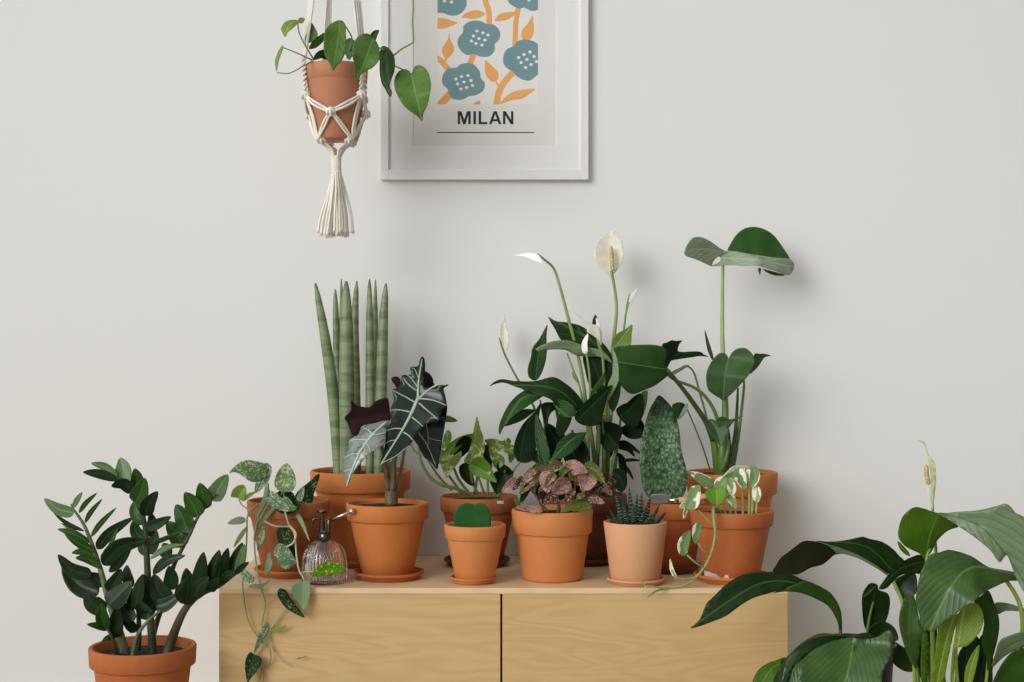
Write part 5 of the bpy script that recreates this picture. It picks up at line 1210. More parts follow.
for mats, d, path, poly, fo, ti, wv in (
    (KD, [K_d - .03, K_d - .02, K_d], [(612, 360), (588, 338), (549, 318)], [(548.3, 317.2), (556, 321), (568, 322.5), (580, 325.5), (590, 332), (602, 342), (610, 352), (612, 361), (600, 356), (585, 350), (572, 346), (561, 340), (556, 331)], 0.2, 0.4, .002),
    (KP, [K_d - .05, K_d - .06], [(612, 362), (580, 348), (537, 349)], [(535.5, 349.2), (545, 344), (556, 340.8), (570, 341), (585, 346.5), (602, 351), (612.5, 363), (600, 357), (585, 356.5), (575, 355), (565, 350), (550, 349.5), (541, 352)], 0.1, -0.5, .002),
    (KM, [K_d, K_d + .02, K_d + .03], [(536, 380), (539, 352), (547, 325)], [(547.3, 324.5), (546.5, 336), (547, 351), (545, 364), (541, 374.5), (535.5, 380.5), (529, 377), (527.8, 368.6), (531, 357), (532.5, 348), (540, 338)], 0.3, 0.3, .003),
    (KD, [k0 - .05, k0 - .08, k0 - .07], [(580, 410), (553, 388), (491, 385)], [(489.5, 386), (500, 379.2), (515, 381), (535, 381), (553, 377), (565, 383), (575, 391.5), (583, 402.5), (580, 409.5), (571, 412), (560, 408.5), (550, 399), (535, 393.5), (515, 386.5), (502, 382.5)], 0.3, 0.35, .003),
    (KM, [k0 - .06, k0 - .08, k0 - .12], [(546, 395), (521, 399), (500, 434)], [(499.8, 434.8), (498.8, 427), (503, 415), (510.5, 402), (522, 391.7), (534, 389.5), (545, 393.5), (541, 397.6), (532.5, 403), (522, 410), (512, 417.5), (504, 427)], 0.3, 0.3, .002),
    (KM, [k0 - .05, k0 - .09], [(534, 409), (521, 414), (505, 426)], [(505, 426), (511, 417.5), (518, 411.5), (526, 409), (535, 410), (529, 416), (521, 421), (512, 424.5)], 0.2, -0.3, .002),
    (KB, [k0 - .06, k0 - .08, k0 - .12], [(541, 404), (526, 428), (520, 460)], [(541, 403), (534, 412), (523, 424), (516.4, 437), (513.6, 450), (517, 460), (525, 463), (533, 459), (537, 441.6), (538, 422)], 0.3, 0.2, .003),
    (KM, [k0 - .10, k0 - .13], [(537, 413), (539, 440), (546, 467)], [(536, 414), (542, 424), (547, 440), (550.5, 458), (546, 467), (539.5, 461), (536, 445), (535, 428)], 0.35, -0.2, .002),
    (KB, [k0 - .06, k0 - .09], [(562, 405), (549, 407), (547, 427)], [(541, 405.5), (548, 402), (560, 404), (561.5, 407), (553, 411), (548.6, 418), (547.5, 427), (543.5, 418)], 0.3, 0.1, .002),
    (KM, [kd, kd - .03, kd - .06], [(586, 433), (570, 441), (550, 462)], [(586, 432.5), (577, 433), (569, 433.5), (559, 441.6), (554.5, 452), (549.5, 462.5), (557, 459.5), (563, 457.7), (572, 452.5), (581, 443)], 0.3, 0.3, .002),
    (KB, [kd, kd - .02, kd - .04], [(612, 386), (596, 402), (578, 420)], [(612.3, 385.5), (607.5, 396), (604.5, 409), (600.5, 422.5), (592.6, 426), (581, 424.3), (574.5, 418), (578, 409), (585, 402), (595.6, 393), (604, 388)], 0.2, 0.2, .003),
    (KP, [kd + .02, kd], [(614, 350), (618, 375), (607, 402)], [(613.5, 347), (616.5, 357), (619.3, 368.6), (619.3, 379), (613.5, 392), (607, 402), (606, 394), (608.5, 383), (614, 369), (612.5, 357)], 0.2, 0.3, .001),
    (KL, [k0 - .05, k0 - .03], [(615, 347), (622, 338), (632, 325)], [(612, 347), (612.5, 339), (617.6, 333.5), (625, 329.5), (632.3, 324.4), (631.6, 335), (630, 347), (620, 349)], 0.2, 0.2, .001),
    (KB, [k0 - .07, k0 - .09], [(620, 416), (631, 408), (640, 396)], [(616, 411), (620, 406), (628, 402), (634, 396.5), (641.3, 393.5), (643.5, 402), (643, 413), (639, 424), (632, 429), (622, 421)], 0.3, 0.2, .002),
    (KL, [k0 - .06, k0 - .07], [(640, 420), (645, 406), (646, 392)], [(641, 394), (647.5, 390.5), (647, 402), (644.5, 412), (640, 422), (643, 408)], 0.1, 0.2, .001),
    (KB, [k0 - .02, k0 - .04], [(622, 432), (632, 429), (643, 430)], [(620, 430), (627, 424), (636, 422), (641.5, 420), (645, 431), (640, 438.5), (628, 438)], 0.2, 0.2, .002),
    (KB, [K_d - .02, K_d - .04], [(588, 352), (596, 370), (604, 392)], [(583, 355), (592, 352), (604, 356), (611, 364), (612, 378), (607, 389), (597, 392), (589, 385), (585, 370)], 0.2, 0.2, .002),
    (KM, [K_d - .06, K_d - .07], [(592, 395), (598, 382), (604, 373)], [(590, 398), (593, 388), (600, 379), (605, 372), (604, 382), (598, 390)], 0.2, 0.3, .001),
    (KM, [K_d - .08, K_d - .10], [(612, 392), (618, 380), (620, 370)], [(608, 402), (612, 390), (619, 377), (621, 386), (619, 400), (613, 412)], 0.2, 0.3, .001),
    (KD, [k0 - .08, k0 - .09], [(552, 425), (560, 412), (573, 402)], [(556, 432), (557, 420), (562, 410), (573, 405), (572, 418), (567, 430), (561, 437)], 0.2, 0.3, .002),
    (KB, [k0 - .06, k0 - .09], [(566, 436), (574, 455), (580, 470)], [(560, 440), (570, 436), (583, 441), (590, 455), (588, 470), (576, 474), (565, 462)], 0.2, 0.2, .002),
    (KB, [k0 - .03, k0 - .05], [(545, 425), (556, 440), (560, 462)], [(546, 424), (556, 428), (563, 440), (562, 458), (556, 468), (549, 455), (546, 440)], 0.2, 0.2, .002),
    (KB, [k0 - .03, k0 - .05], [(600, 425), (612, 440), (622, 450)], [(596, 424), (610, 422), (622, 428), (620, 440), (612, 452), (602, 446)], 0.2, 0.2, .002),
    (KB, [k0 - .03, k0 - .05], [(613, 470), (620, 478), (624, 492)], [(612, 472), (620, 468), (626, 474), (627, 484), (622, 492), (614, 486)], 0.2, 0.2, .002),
    (KM, [k0 - .08, k0 - .10], [(555, 405), (566, 415), (575, 418)], [(553, 402), (562, 400), (572, 405), (576, 414), (568, 418), (560, 414)], 0.2, 0.3, .002),
    (KM, [D_d - .07, D_d - .09, D_d - .10], [(517, 461), (531, 452), (546, 470.5)], [(516.5, 461.5), (522, 455), (530, 450), (537, 450.5), (540, 459), (546.3, 470.8), (540, 466.5), (533, 461), (525, 460.5)], 0.2, -0.4, .001)):
    leaf(K, mats, d, path=path, poly=poly, fold=fo, tilt=ti, wave=wv)
ks = stem(K, [(612, 495, K_d), (615, 470, K_d), (617, 443, K_d)], 1.4, 0.8, M['kstemd'])
for path, w in (([(615, 446), (625, 443.5), (641, 454)], 6), ([(618, 448), (628, 449), (635, 457)], 5), ([(616, 453), (623, 460), (626.5, 479)], 5), ([(620, 462), (629, 460), (641, 460.5)], 3.5), ([(619, 464), (627, 469), (633.5, 480)], 4), ([(613, 452), (607, 458), (606, 470)], 5), ([(619, 456), (622, 466), (620, 484)], 6)):
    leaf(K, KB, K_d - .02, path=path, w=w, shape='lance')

# ================================================================== glass mister and trowel
m_d = 3.238; mx, my = P(324.5, 341, m_d).x, m_d - DW
mi = root('glass_mister', Vector((mx, my, ZB)), 'ribbed clear glass plant mister with a metal pump standing by the left pots', 'mister')
def clear():
    k = NT('clear ribbed glass')
    k.b.inputs['Base Color'].default_value = (0.97, 0.97, 0.96, 1); k.b.inputs['Roughness'].default_value = 0.03
    k.b.inputs['Transmission Weight'].default_value = 1.0; k.b.inputs['IOR'].default_value = 1.45
    return k.m
M['glass'] = clear(); M['gun'] = plain('dark polished metal', (0.12, 0.105, 0.095, 1), 0.16, 1.0)
M['nickel'] = plain('bright nickel', (0.55, 0.53, 0.50, 1), 0.18, 1.0)
zsh = pz(540, m_d - .02); zcap0 = pz(541, m_d); 
h_ = zsh - ZB
# outer: fluted wall, inner: smooth
prof_o = [(0.026, 0.0), (0.044, 0.0), (0.0468, 0.004), (0.0470, 0.010), (0.0468, 0.40 * h_), (0.0450, 0.58 * h_), (0.0405, 0.74 * h_), (0.0325, 0.87 * h_), (0.0215, 0.955 * h_), (0.0135, 0.985 * h_), (0.0118, 1.0 * h_)]
prof_i = [(r - 0.0030, max(z, 0.006)) for r, z in prof_o[1:]]
V, Fc = [], []; SEG = 320; allp = [(r, z, 1) for r, z in prof_o] + [(r, z, 0) for r, z in prof_i[::-1]]
for r, z, o_ in allp:
    for i in range(SEG):
        a = 2 * math.pi * i / SEG
        k = r * (1 + (0.05 * (abs(math.cos(20 * a)) * 2 - 1) if o_ and 0.003 < z < 0.97 * h_ else 0))
        V.append((mx + k * math.cos(a), my + k * math.sin(a), ZB + 0.0005 + z))
n = len(allp)
for jx in range(n - 1):
    for i in range(SEG):
        i2 = (i + 1) % SEG; Fc.append((jx * SEG + i, jx * SEG + i2, (jx + 1) * SEG + i2, (jx + 1) * SEG + i))
Fc.append(tuple(range(SEG))[::-1]); Fc.append(tuple((n - 1) * SEG + i for i in range(SEG)))
obj('bottle', V, Fc, M['glass'], mi)
zc = ZB + h_
v, f = lathe_data((mx, my), [(0.0105, zc - 0.003), (0.0132, zc - 0.003), (0.0138, zc + 0.001), (0.0138, zc + 0.010), (0.0125, zc + 0.012), (0.0148, zc + 0.0135), (0.0148, zc + 0.0165), (0.0110, zc + 0.020)], 40)
smooth_angle(obj('collar', v, f, M['gun'], mi))
zp = pz(511.0, m_d)
px_ = P(322.3, 341, m_d).x
v, f = lathe_data((px_, my), [(0.0062, zc + 0.020), (0.0062, zp - 0.018), (0.0040, zp - 0.017), (0.0040, zp - 0.005), (0.0085, zp - 0.004), (0.0110, zp - 0.001), (0.0108, zp + 0.001), (0.0060, zp + 0.003)], 32)
smooth_angle(obj('pump', v, f, M['gun'], mi))
v, f = lathe_data((P(328.8, 341, m_d).x, my), [(0.0042, zc + 0.018), (0.0042, pz(522, m_d)), (0.0030, pz(520, m_d))], 24)
smooth_angle(obj('tube', v, f, M['gun'], mi))
pts = [P(329.5, 521, m_d), P(340, 516.2, m_d - .005), P(351.5, 511.3, m_d - .012)]
v, f, u = tube_data(pts, [0.0033, 0.0033, 0.0030], 12)
v2_, f2_, u2_ = tube_data([P(349.2, 512.2, m_d - .011), P(350.3, 511.8, m_d - .0115), P(353.3, 510.4, m_d - .013), P(354.3, 510, m_d - .0135)], [0.0040, 0.0058, 0.0058, 0.0035], 14)
v, f, u = join([(v, f, u), (v2_, f2_, u2_)]); o = obj('nozzle', v, f, M['nickel'], mi, uvs=u); o['label'] = 'bright metal spray nozzle'
pts = [P(*p, m_d) for p in crom([(321, 519.5), (313.5, 519), (311.8, 527), (313.5, 533.5), (320, 534)], 6)]
v, f, u = tube_data(pts, [0.0016] * len(pts), 8); obj('finger_loop', v, f, M['gun'], mi, uvs=u)
v, f, u = tube_data([Vector((mx, my, ZB + 0.010)), Vector((mx, my, zc + 0.002))], [0.0022, 0.0022], 10); obj('dip_tube', v, f, M['gun'], mi, uvs=u)

t_d = 3.325
tr = root('garden_trowel', P(675, 503.5, t_d), 'small steel trowel with a wooden handle lying across the pot rims behind the haworthia', 'trowel')
M['blade'] = plain('grey steel blade', (0.36, 0.38, 0.40, 1), 0.45, 0.25, 0.1, 60)
M['handle'] = plain('pale wooden handle', lin(206, 166, 124), 0.5, 0, 0.1, 50)
V, Fc, U = sheet([(671, 498.5), (669, 496), (664, 494.2), (656, 494.3), (652, 495.2), (647, 500), (645, 504), (650, 504), (660, 503.5), (667, 502.8), (671, 502)], [(671, 500), (645, 503)], [t_d, t_d], 0.25, -0.7, 0, 0)
blade(tr, [(V, Fc, U, (0, 0))], [M['blade']], 'blade', 0.0012)
v, f, u = tube_data([P(667, 500, t_d), P(672, 500.2, t_d), P(674, 500.3, t_d), P(678.5, 500.3, t_d)], [0.0025, 0.0050, 0.0066, 0.0068], 14); obj('ferrule', v, f, M['nickel'], tr, uvs=u)
c = [(678.3, 500.3, t_d), (684, 500, t_d), (692, 499, t_d), (700, 497.6, t_d - .01), (706, 496.4, t_d - .012), (708.5, 495.8, t_d - .012)]
v, f, u = tube_data([P(*p) for p in c], [0.0066, 0.0074, 0.0070, 0.0078, 0.0066, 0.0030], 16); obj('handle', v, f, M['handle'], tr, uvs=u)

# ================================================================== plants standing on the floor
# ---- zz plant (left)
Z_d = 3.10
Z = plant('potted_zz_plant', 143, Z_d, 0.0, 'dark glossy zz plant in a terracotta pot on the floor left of the cabinet')
saucer(Z, 143, Z_d, 0.088, 0.0, M['terra_red'], h=0.02)
pot(Z, 142.8, Z_d, 0.1092, 656.0, 676.5, 0.070, 0.006, M['terra_red'], body=0.90, soil_drop=0.020, inner=0.010)
ZD = L2('dark glossy leaflet', (lin(40, 64, 36), lin(30, 52, 28), lin(52, 76, 48)), (lin(66, 92, 58), lin(58, 84, 50)), rough=0.28, bumpv=0.12, ribw=0.06, spec=0.22)
ZM = L2('green leaflet', (lin(62, 98, 44), lin(52, 86, 38), lin(84, 118, 60)), (lin(90, 120, 64), lin(80, 110, 56)), rough=0.3, bumpv=0.12, ribw=0.06)
ZL = L2('pale grey green leaflet', (lin(120, 146, 106), lin(104, 130, 92), lin(140, 162, 124)), (lin(90, 120, 70), lin(80, 110, 60)), rough=0.28, bumpv=0.12, ribw=0.06)
M['zstem'] = plain('dark zz stalk', lin(50, 60, 36), 0.45, 0, 0.2, 40)
M['zstemg'] = plain('grey green zz stalk', lin(98, 112, 82), 0.45, 0, 0.25, 40)
M['zstemb'] = plain('brown zz stalk', lin(72, 66, 46), 0.45, 0, 0.15, 40)
za = [sub(stem(Z, p, r0, r1, m, 'stalk', 10), Z) for p, r0, r1, m in (
    ([(126, 662, Z_d), (122, 640, Z_d), (112, 610, Z_d), (106, 590, Z_d), (100, 568, Z_d), (93, 547, Z_d), (84, 525, Z_d), (74, 510, Z_d), (71, 504, Z_d)], 4.6, 0.7, M['zstemg']),
    ([(153, 662, Z_d), (152, 640, Z_d), (149, 600, Z_d), (147, 560, Z_d), (146, 535, Z_d), (142, 512, Z_d), (135, 498, Z_d), (127, 488, Z_d - .02), (117, 478, Z_d - .03)], 4.6, 0.8, M['zstem']),
    ([(148, 660, Z_d + .03), (156, 625, Z_d + .03), (166, 596, Z_d + .02), (173, 568, Z_d + .01), (181, 551, Z_d), (190, 534, Z_d), (198, 517, Z_d), (208, 504, Z_d), (216, 494, Z_d)], 3.0, 1.0, M['zstemb']),
    ([(166, 660, Z_d), (171, 642, Z_d), (176, 628, Z_d - .01), (184, 611, Z_d - .02), (193, 600, Z_d - .03), (204, 592.5, Z_d - .04), (219, 586, Z_d - .05), (234, 575, Z_d - .06), (248, 563.5, Z_d - .07)], 5.6, 0.9, M['zstemb']),
    ([(132, 660, Z_d - .03), (137, 637, Z_d - .04), (147, 622, Z_d - .05), (160, 611, Z_d - .06)], 2.6, 1.2, M['zstemg']),
    ([(136, 660, Z_d + .02), (139, 635, Z_d + .02), (138, 605, Z_d + .02)], 3.4, 2.0, M['zstem']),
    ([(118, 660, Z_d - .02), (113, 640, Z_d - .03), (107, 628, Z_d - .03)], 2.2, 1.2, M['zstem']))]
ZLF = (
 (0, ZL, (74, 513), (58, 509), (44, 498.5), 12, 0), (0, ZL, (73, 508), (77, 500), (82.3, 492), 5.5, 0), (0, ZM, (79, 513), (86, 503), (97, 493), 5, 0), (0, ZM, (85, 523), (91, 512), (102.3, 499), 5, 0), (0, ZM, (91, 537), (101, 523), (116.5, 507.5), 5.5, -.02),
 (0, ZD, (97, 549), (110, 533), (134, 517), 11, -.02), (0, ZD, (84, 531), (68, 524), (53.5, 513), 4.5, .02), (0, ZD, (90, 541), (75, 532), (61, 523), 4, .03), (0, ZM, (89, 543), (74, 534), (57.5, 529), 7.5, -.01), (0, ZM, (97, 552), (80, 544), (64.5, 533.5), 8.5, -.03),
 (0, ZM, (108, 551), (112, 541), (118, 528), 4, -.03), (0, ZM, (100, 561), (85, 552), (71.5, 553), 8, .02), (0, ZM, (102, 568), (88, 559), (75.5, 558), 9, -.02), (0, ZD, (92, 574.5), (72, 570), (58, 554.5), 14, -.03), (0, ZD, (99, 592), (78, 584), (62, 565), 22, .01),
 (0, ZD, (106, 611), (92, 603), (88, 592), 18, .0), (0, ZD, (103, 565), (120, 547), (147, 540.5), 17, -.01), (0, ZD, (109, 572), (120, 562), (132, 546), 9, -.04), (0, ZD, (108, 605), (118, 596), (132, 581), 21, -.04), (0, ZD, (108, 592), (114, 584), (121, 569), 16, -.02),
 (0, ZM, (106, 630), (102, 617), (102, 603), 14, -.05), (0, ZD, (115, 638), (116, 622), (118, 605), 15, -.03), (6, ZM, (108, 630), (98, 626), (87, 624.5), 7, -.04), (6, ZM, (115, 639), (109, 637.5), (102, 641), 6, -.04), (0, ZD, (131, 588), (127, 576), (127, 565), 11, .02), (0, ZD, (102, 587), (98, 580), (88, 573), 14, .0),
 (1, ZD, (118, 480), (100, 474), (83, 472), 9.5, -.04), (1, ZL, (118, 477), (105, 467), (91, 463.2), 8, .0), (1, ZL, (121, 482), (123, 470), (120.5, 457.5), 17, .0), (1, ZD, (133, 492), (123, 484), (111.5, 486.5), 12, -.04), (1, ZM, (134.5, 491), (137, 480), (134.5, 468.5), 14, .0),
 (1, ZM, (135, 503), (140, 493), (145, 478), 18, -.03), (1, ZD, (146, 516), (148, 505), (157.8, 491.5), 15, -.03), (1, ZM, (145, 523), (135, 514), (134, 501), 12, .0), (1, ZM, (146, 541), (136, 532), (134.5, 519), 13, .0), (1, ZD, (145, 528), (157, 524), (171, 516.5), 11, -.03), (1, ZD, (147, 536), (152, 524), (150, 512), 11, .03),
 (1, ZD, (149, 545), (164, 539), (181, 532), 5, -.03), (1, ZL, (147, 553), (153, 543), (156, 529), 13, .03), (1, ZL, (150, 559), (166, 548), (184, 544.5), 6, -.02), (1, ZD, (153, 574), (166, 561), (185, 555.5), 10, -.02), (1, ZL, (146, 556), (141, 548), (143, 540), 7, .04),
 (1, ZD, (170, 602), (158, 590), (154, 574), 20, -.03), (1, ZD, (170, 590), (171, 578), (169, 566), 15, -.03), (1, ZD, (155, 607), (166, 604), (183, 592), 14, -.04), (1, ZD, (150, 612), (143, 595), (143, 574), 20, -.02), (1, ZD, (136, 610), (138, 592), (143, 574), 13, -.04), (1, ZD, (132, 622), (126, 610), (119, 604), 14, .0),
 (1, ZD, (140, 616), (140, 606), (152, 612), 8, -.04), (5, ZD, (138, 608), (132, 598), (128, 586), 14, .0), (5, ZD, (140, 618), (150, 604), (150, 586), 16, .02), (5, ZD, (136, 632), (128, 622), (125, 610), 11, .02), (5, ZM, (163, 558), (166, 550), (163, 543), 13, .03),
 (2, ZL, (213, 501), (219, 488), (228, 474.5), 17, .0), (2, ZM, (205, 509), (203, 496), (199.5, 483), 16, .0), (2, ZM, (198, 517), (193, 505), (184.5, 492.5), 18, .0), (2, ZM, (189, 533), (183, 518), (176, 504.5), 18, .0), (2, ZM, (183, 547), (176, 533), (166.5, 521.5), 18.5, .0), (2, KL, (186, 542), (184, 530), (177, 520), 10, .02), (2, ZM, (207, 500), (209, 492), (212, 485), 5, .02),
 (3, ZD, (197, 597), (200, 575), (203.5, 552), 16, -.04), (3, ZD, (209, 591), (213, 571), (219.5, 550), 15, -.05), (3, ZD, (220, 585), (223, 567), (228, 548), 13, -.05), (3, ZD, (231, 577), (235, 560), (242.5, 542.5), 12, -.06), (3, ZL, (236, 574), (241, 560), (244.5, 544), 9, -.06),
 (3, ZD, (195, 598), (199, 587), (209, 577), 15, -.07), (3, ZD, (209, 591), (213, 585), (219, 578), 11, -.08), (3, ZD, (221, 584), (227, 576), (235, 571.5), 9, -.09), (3, ZD, (234, 575), (241, 568), (249, 562), 6, -.09), (3, ZD, (186, 605), (188, 587), (186, 568), 18, -.04), (3, ZD, (183, 604), (178, 592), (185, 580), 7, -.06))
for si, mats, a, b, c, w, dz in ZLF:
    sh = 'ovate' if w > 10 else 'lance'
    leaf(za[si], mats, [Z_d + dz * .5 - (.03 if si == 3 else 0), Z_d + dz - (.03 if si == 3 else 0) + rng.uniform(-.015, .015)], path=[a, b, c], w=w * 1.02, shape=sh if w < 13 else 'blunt' if w > 30 else sh, fold=rng.uniform(.1, .3), wave=0.001)

# ---- large peace lilies on the right
R1 = L2('large mid green leaf', (lin(84, 112, 60), lin(68, 98, 50), lin(106, 134, 80), lin(54, 82, 38)), (lin(110, 138, 84), lin(100, 128, 76)), freq=8, slope=2.4, vw=0.34, vstr=0.3, rough=0.33, bumpv=0.16, ribw=0.03, spec=0.42)
R2 = L2('large dark leaf', (lin(44, 68, 34), lin(34, 56, 26), lin(74, 98, 54), lin(32, 50, 24)), (lin(70, 100, 44), lin(62, 92, 38)), freq=8, slope=2.4, vw=0.34, vstr=0.25, rough=0.3, bumpv=0.16, ribw=0.03, spec=0.22)
R3 = L2('large grey green leaf', (lin(124, 142, 110), lin(112, 132, 98), lin(86, 108, 74), lin(92, 114, 80)), (lin(90, 120, 60), lin(80, 110, 52)), freq=8, slope=2.4, vw=0.22, vstr=0.5, rough=0.38, bumpv=0.16, ribw=0.02, spec=0.42)
R4 = L2('lit-toned bright green leaf', (lin(86, 118, 40), lin(74, 106, 32), lin(110, 140, 60), lin(64, 94, 28)), (lin(60, 92, 34), lin(52, 84, 30)), freq=8, slope=2.4, vw=0.22, vstr=0.35, rough=0.4, bumpv=0.14, ribw=0.03)  # light on the top leaf's front part is put into the green
R5 = L2('lime ribbed leaf', (lin(136, 160, 72), lin(120, 146, 60), lin(160, 180, 100), lin(96, 122, 46)), (lin(110, 136, 60), lin(100, 128, 52)), freq=14, slope=1.2, vw=0.25, vstr=0.6, rough=0.4, bumpv=0.16, ribw=0.05)
M['rstem'] = plain('lime green leaf stalk', lin(132, 156, 68), 0.42, 0, 0.12)
M['rstemd'] = plain('green leaf stalk', lin(84, 112, 44), 0.42, 0, 0.12)
L_d = 2.93
LP = plant('potted_peace_lily', 853, L_d, 0.0, 'broad leaved peace lily in a black nursery pot on the floor against the cabinet')
pot(LP, 853, L_d, 0.083, 650, 655, 0.062, 0.0, M['black_pot'], body=0.94, soil_drop=0.03, inner=0.004)
l1 = sub(stem(LP, [(842, 668, L_d), (841.5, 650, L_d), (840.5, 634, L_d), (839, 615, L_d - .01)], 2.0, 1.6, M['rstemd']), LP)
leaf(l1, R2, [L_d, L_d - .01, L_d - .03, L_d - .06], path=[(841, 635), (824, 596), (765, 582), (692, 627)], poly=[(690.2, 628), (699.4, 619.7), (706.4, 604), (713, 597), (726, 584.5), (740, 575.7), (754, 572.6), (775, 571.8), (792.6, 575), (800, 578.4), (806, 581.5), (800, 583.5), (790, 586.5), (775, 591.5), (754, 597.7), (740, 605.7), (725.7, 616), (711.7, 621.8), (699, 626.3)], fold=0.25, tilt=0.35, wave=0.003)
leaf(l1, [R4[1], R2[0]], [L_d, L_d - .02, L_d - .035], path=[(841, 636), (828, 598), (795, 580)], poly=[(806, 580.8), (820.8, 587), (831, 593.5), (839, 605.7), (841.8, 618), (841.8, 636), (839.5, 630), (836.6, 619.7), (827.8, 606), (813.7, 597.9), (799.6, 592.8), (785.6, 591.6), (773, 593), (784, 588.5), (797, 583.5)], fold=0.15, tilt=-0.4, wave=0.001)
l2 = sub(stem(LP, [(850, 680, L_d), (852, 660, L_d - .08), (853, 645, L_d - .10)], 2.4, 1.8, M['rstemd']), LP)
leaf(l2, R1, [L_d - .08, L_d - .12, L_d - .15], path=[(853, 642), (848, 672), (832, 720)], poly=[(851.7, 637.8), (863, 639.3), (877, 637), (886, 631.3), (891.5, 632), (892.6, 646.5), (888.5, 660.5), (883, 671), (880, 690), (866, 710), (832, 724), (806, 712), (798, 687), (799, 671), (805, 657), (819, 646.5), (835, 640.2)], fold=0.2, tilt=0.25, wave=0.004)
leaf(LP, R2, [L_d - .06, L_d - .09], path=[(845, 634), (805, 640), (756, 680)], poly=[(845.6, 637.5), (824.5, 633), (810, 637.4), (798, 646), (786, 657.5), (772, 661.5), (758, 670.5), (752, 690), (770, 700), (784, 690), (793, 668), (806, 655), (822, 645)], fold=0.2, tilt=0.3)
leaf(LP, R4, [L_d - .08, L_d - .10], path=[(790, 660), (772, 668), (758, 690)], poly=[(786, 658), (772, 662), (758.5, 671), (753, 690), (768, 694), (775, 678)], fold=0.1, tilt=0.3)
leaf(LP, R1, [L_d - .07, L_d - .11], path=[(815, 648), (796, 662), (788, 700)], poly=[(817, 647), (806, 649.5), (794, 653), (786, 663), (782, 690), (796, 705), (800, 680), (806, 658)], fold=0.2, tilt=0.1)
l5 = sub(stem(LP, [(862, 668, L_d + .02), (866, 640, L_d + .03), (870, 615, L_d + .04), (877, 588, L_d + .05)], 1.8, 1.3, M['rstemd']), LP)
leaf(l5, R2, [L_d + .05, L_d + .05, L_d + .03], path=[(866, 640), (871, 612), (876, 586)], poly=[(862, 600), (863.5, 592), (870, 583.5), (877.4, 584.6), (879, 590), (888, 594), (890, 604.5), (886.5, 620), (880, 628), (870, 634), (864.5, 626), (862.5, 612)], fold=0.3, tilt=0.2)
leaf(l5, R4, L_d + .03, path=[(864, 592), (868, 587), (875, 586)], poly=[(863, 597), (864.5, 590), (870, 583.3), (876, 585), (873, 590), (868, 595)], fold=0.1)
leaf(LP, R2, [L_d + .02, L_d], path=[(872, 640), (884, 632), (898, 640)], w=22, shape='ovate')
leaf(LP, R4[::-1], [L_d + .03, L_d], path=[(893, 640), (902, 656), (914, 668)], poly=[(890, 640), (900, 645), (910, 652), (918, 668), (908, 672), (896, 666), (889, 655)], fold=0.3, tilt=0.3)
leaf(LP, R2, [L_d, L_d - .02], path=[(850, 650), (870, 645), (888, 665)], w=24, shape='ovate')
stem(LP, [(880, 690, L_d - .05), (884, 676, L_d - .03), (886, 664, L_d), (884, 655, L_d)], 1.5, 1.2, M['rstem'])

N_d = 2.78
NP = plant('potted_peace_lily', 955, N_d, 0.0, 'large peace lily with broad ribbed leaves and a pale green flower at the right edge')
pot(NP, 955, N_d, 0.105, 722, 744, 0.075, 0.006, M['terra'], body=0.9, soil_drop=0.02)
saucer(NP, 955, N_d, 0.088, 0.0, M['terra_red'], h=0.02)
n_ = N_d
# tall arching leaf
s1_ = sub(stem(NP, [(934, 735, n_), (933, 660, n_ - .02), (931, 600, n_ - .03), (927, 560, n_ - .03), (930, 548, n_ - .03)], 2.8, 1.8, M['rstem']), NP)
leaf(s1_, R4, [n_ - .03, n_ - .04, n_ - .05], path=[(926, 558), (930, 535), (938, 515)], poly=[(925, 559), (919.5, 553.6), (905.6, 546.6), (898.8, 538), (898.6, 529), (902, 518), (908, 511), (915, 507.2), (923, 508.3), (932, 511.5), (940, 513.8), (948, 519), (958.6, 526.2), (952, 529), (945.5, 532.5), (937, 541), (932, 551)], fold=-0.2, tilt=0.3, wave=0.001)
leaf(s1_, R3, [n_ - .05, n_ - .09, n_ - .12], path=[(940, 513), (985, 530), (1030, 590)], poly=[(938, 513.3), (948, 512.8), (957, 511.8), (972, 511), (985, 509), (996, 506), (1005.5, 503.8), (1011, 507), (1016, 513), (1026, 519), (1042, 542), (1044, 575), (1036, 600), (1024, 592), (1015, 575), (1007.5, 556), (1003, 559), (999, 562), (990, 550), (975, 537.5), (962, 528.5), (950, 520.8)], fold=0.25, tilt=0.1, wave=0.003)
# large centre leaf
s2_ = sub(stem(NP, [(985, 735, n_), (1010, 690, n_ - .04), (1022, 640, n_ - .06), (1020, 605, n_ - .07), (1006, 580, n_ - .08)], 2.8, 2.0, M['rstem']), NP)
leaf(s2_, R1, [n_ - .08, n_ - .12, n_ - .14, n_ - .13], path=[(1016, 575), (974, 567), (950, 588), (930, 631)], poly=[(930, 555), (939, 552.5), (948, 549.8), (958, 551.4), (966, 554), (974, 557.5), (988, 566.6), (1002, 569.6), (1016, 572.5), (1026, 577), (1018, 580.5), (1009, 581), (999, 585), (985, 592), (974, 601), (963.6, 608.5), (951, 617), (940, 626), (932, 631.8), (921.5, 626), (919.3, 615), (915.8, 602.7), (917, 588.6), (921.4, 571)], fold=0.2, tilt=0.4, wave=0.003, grid=4)
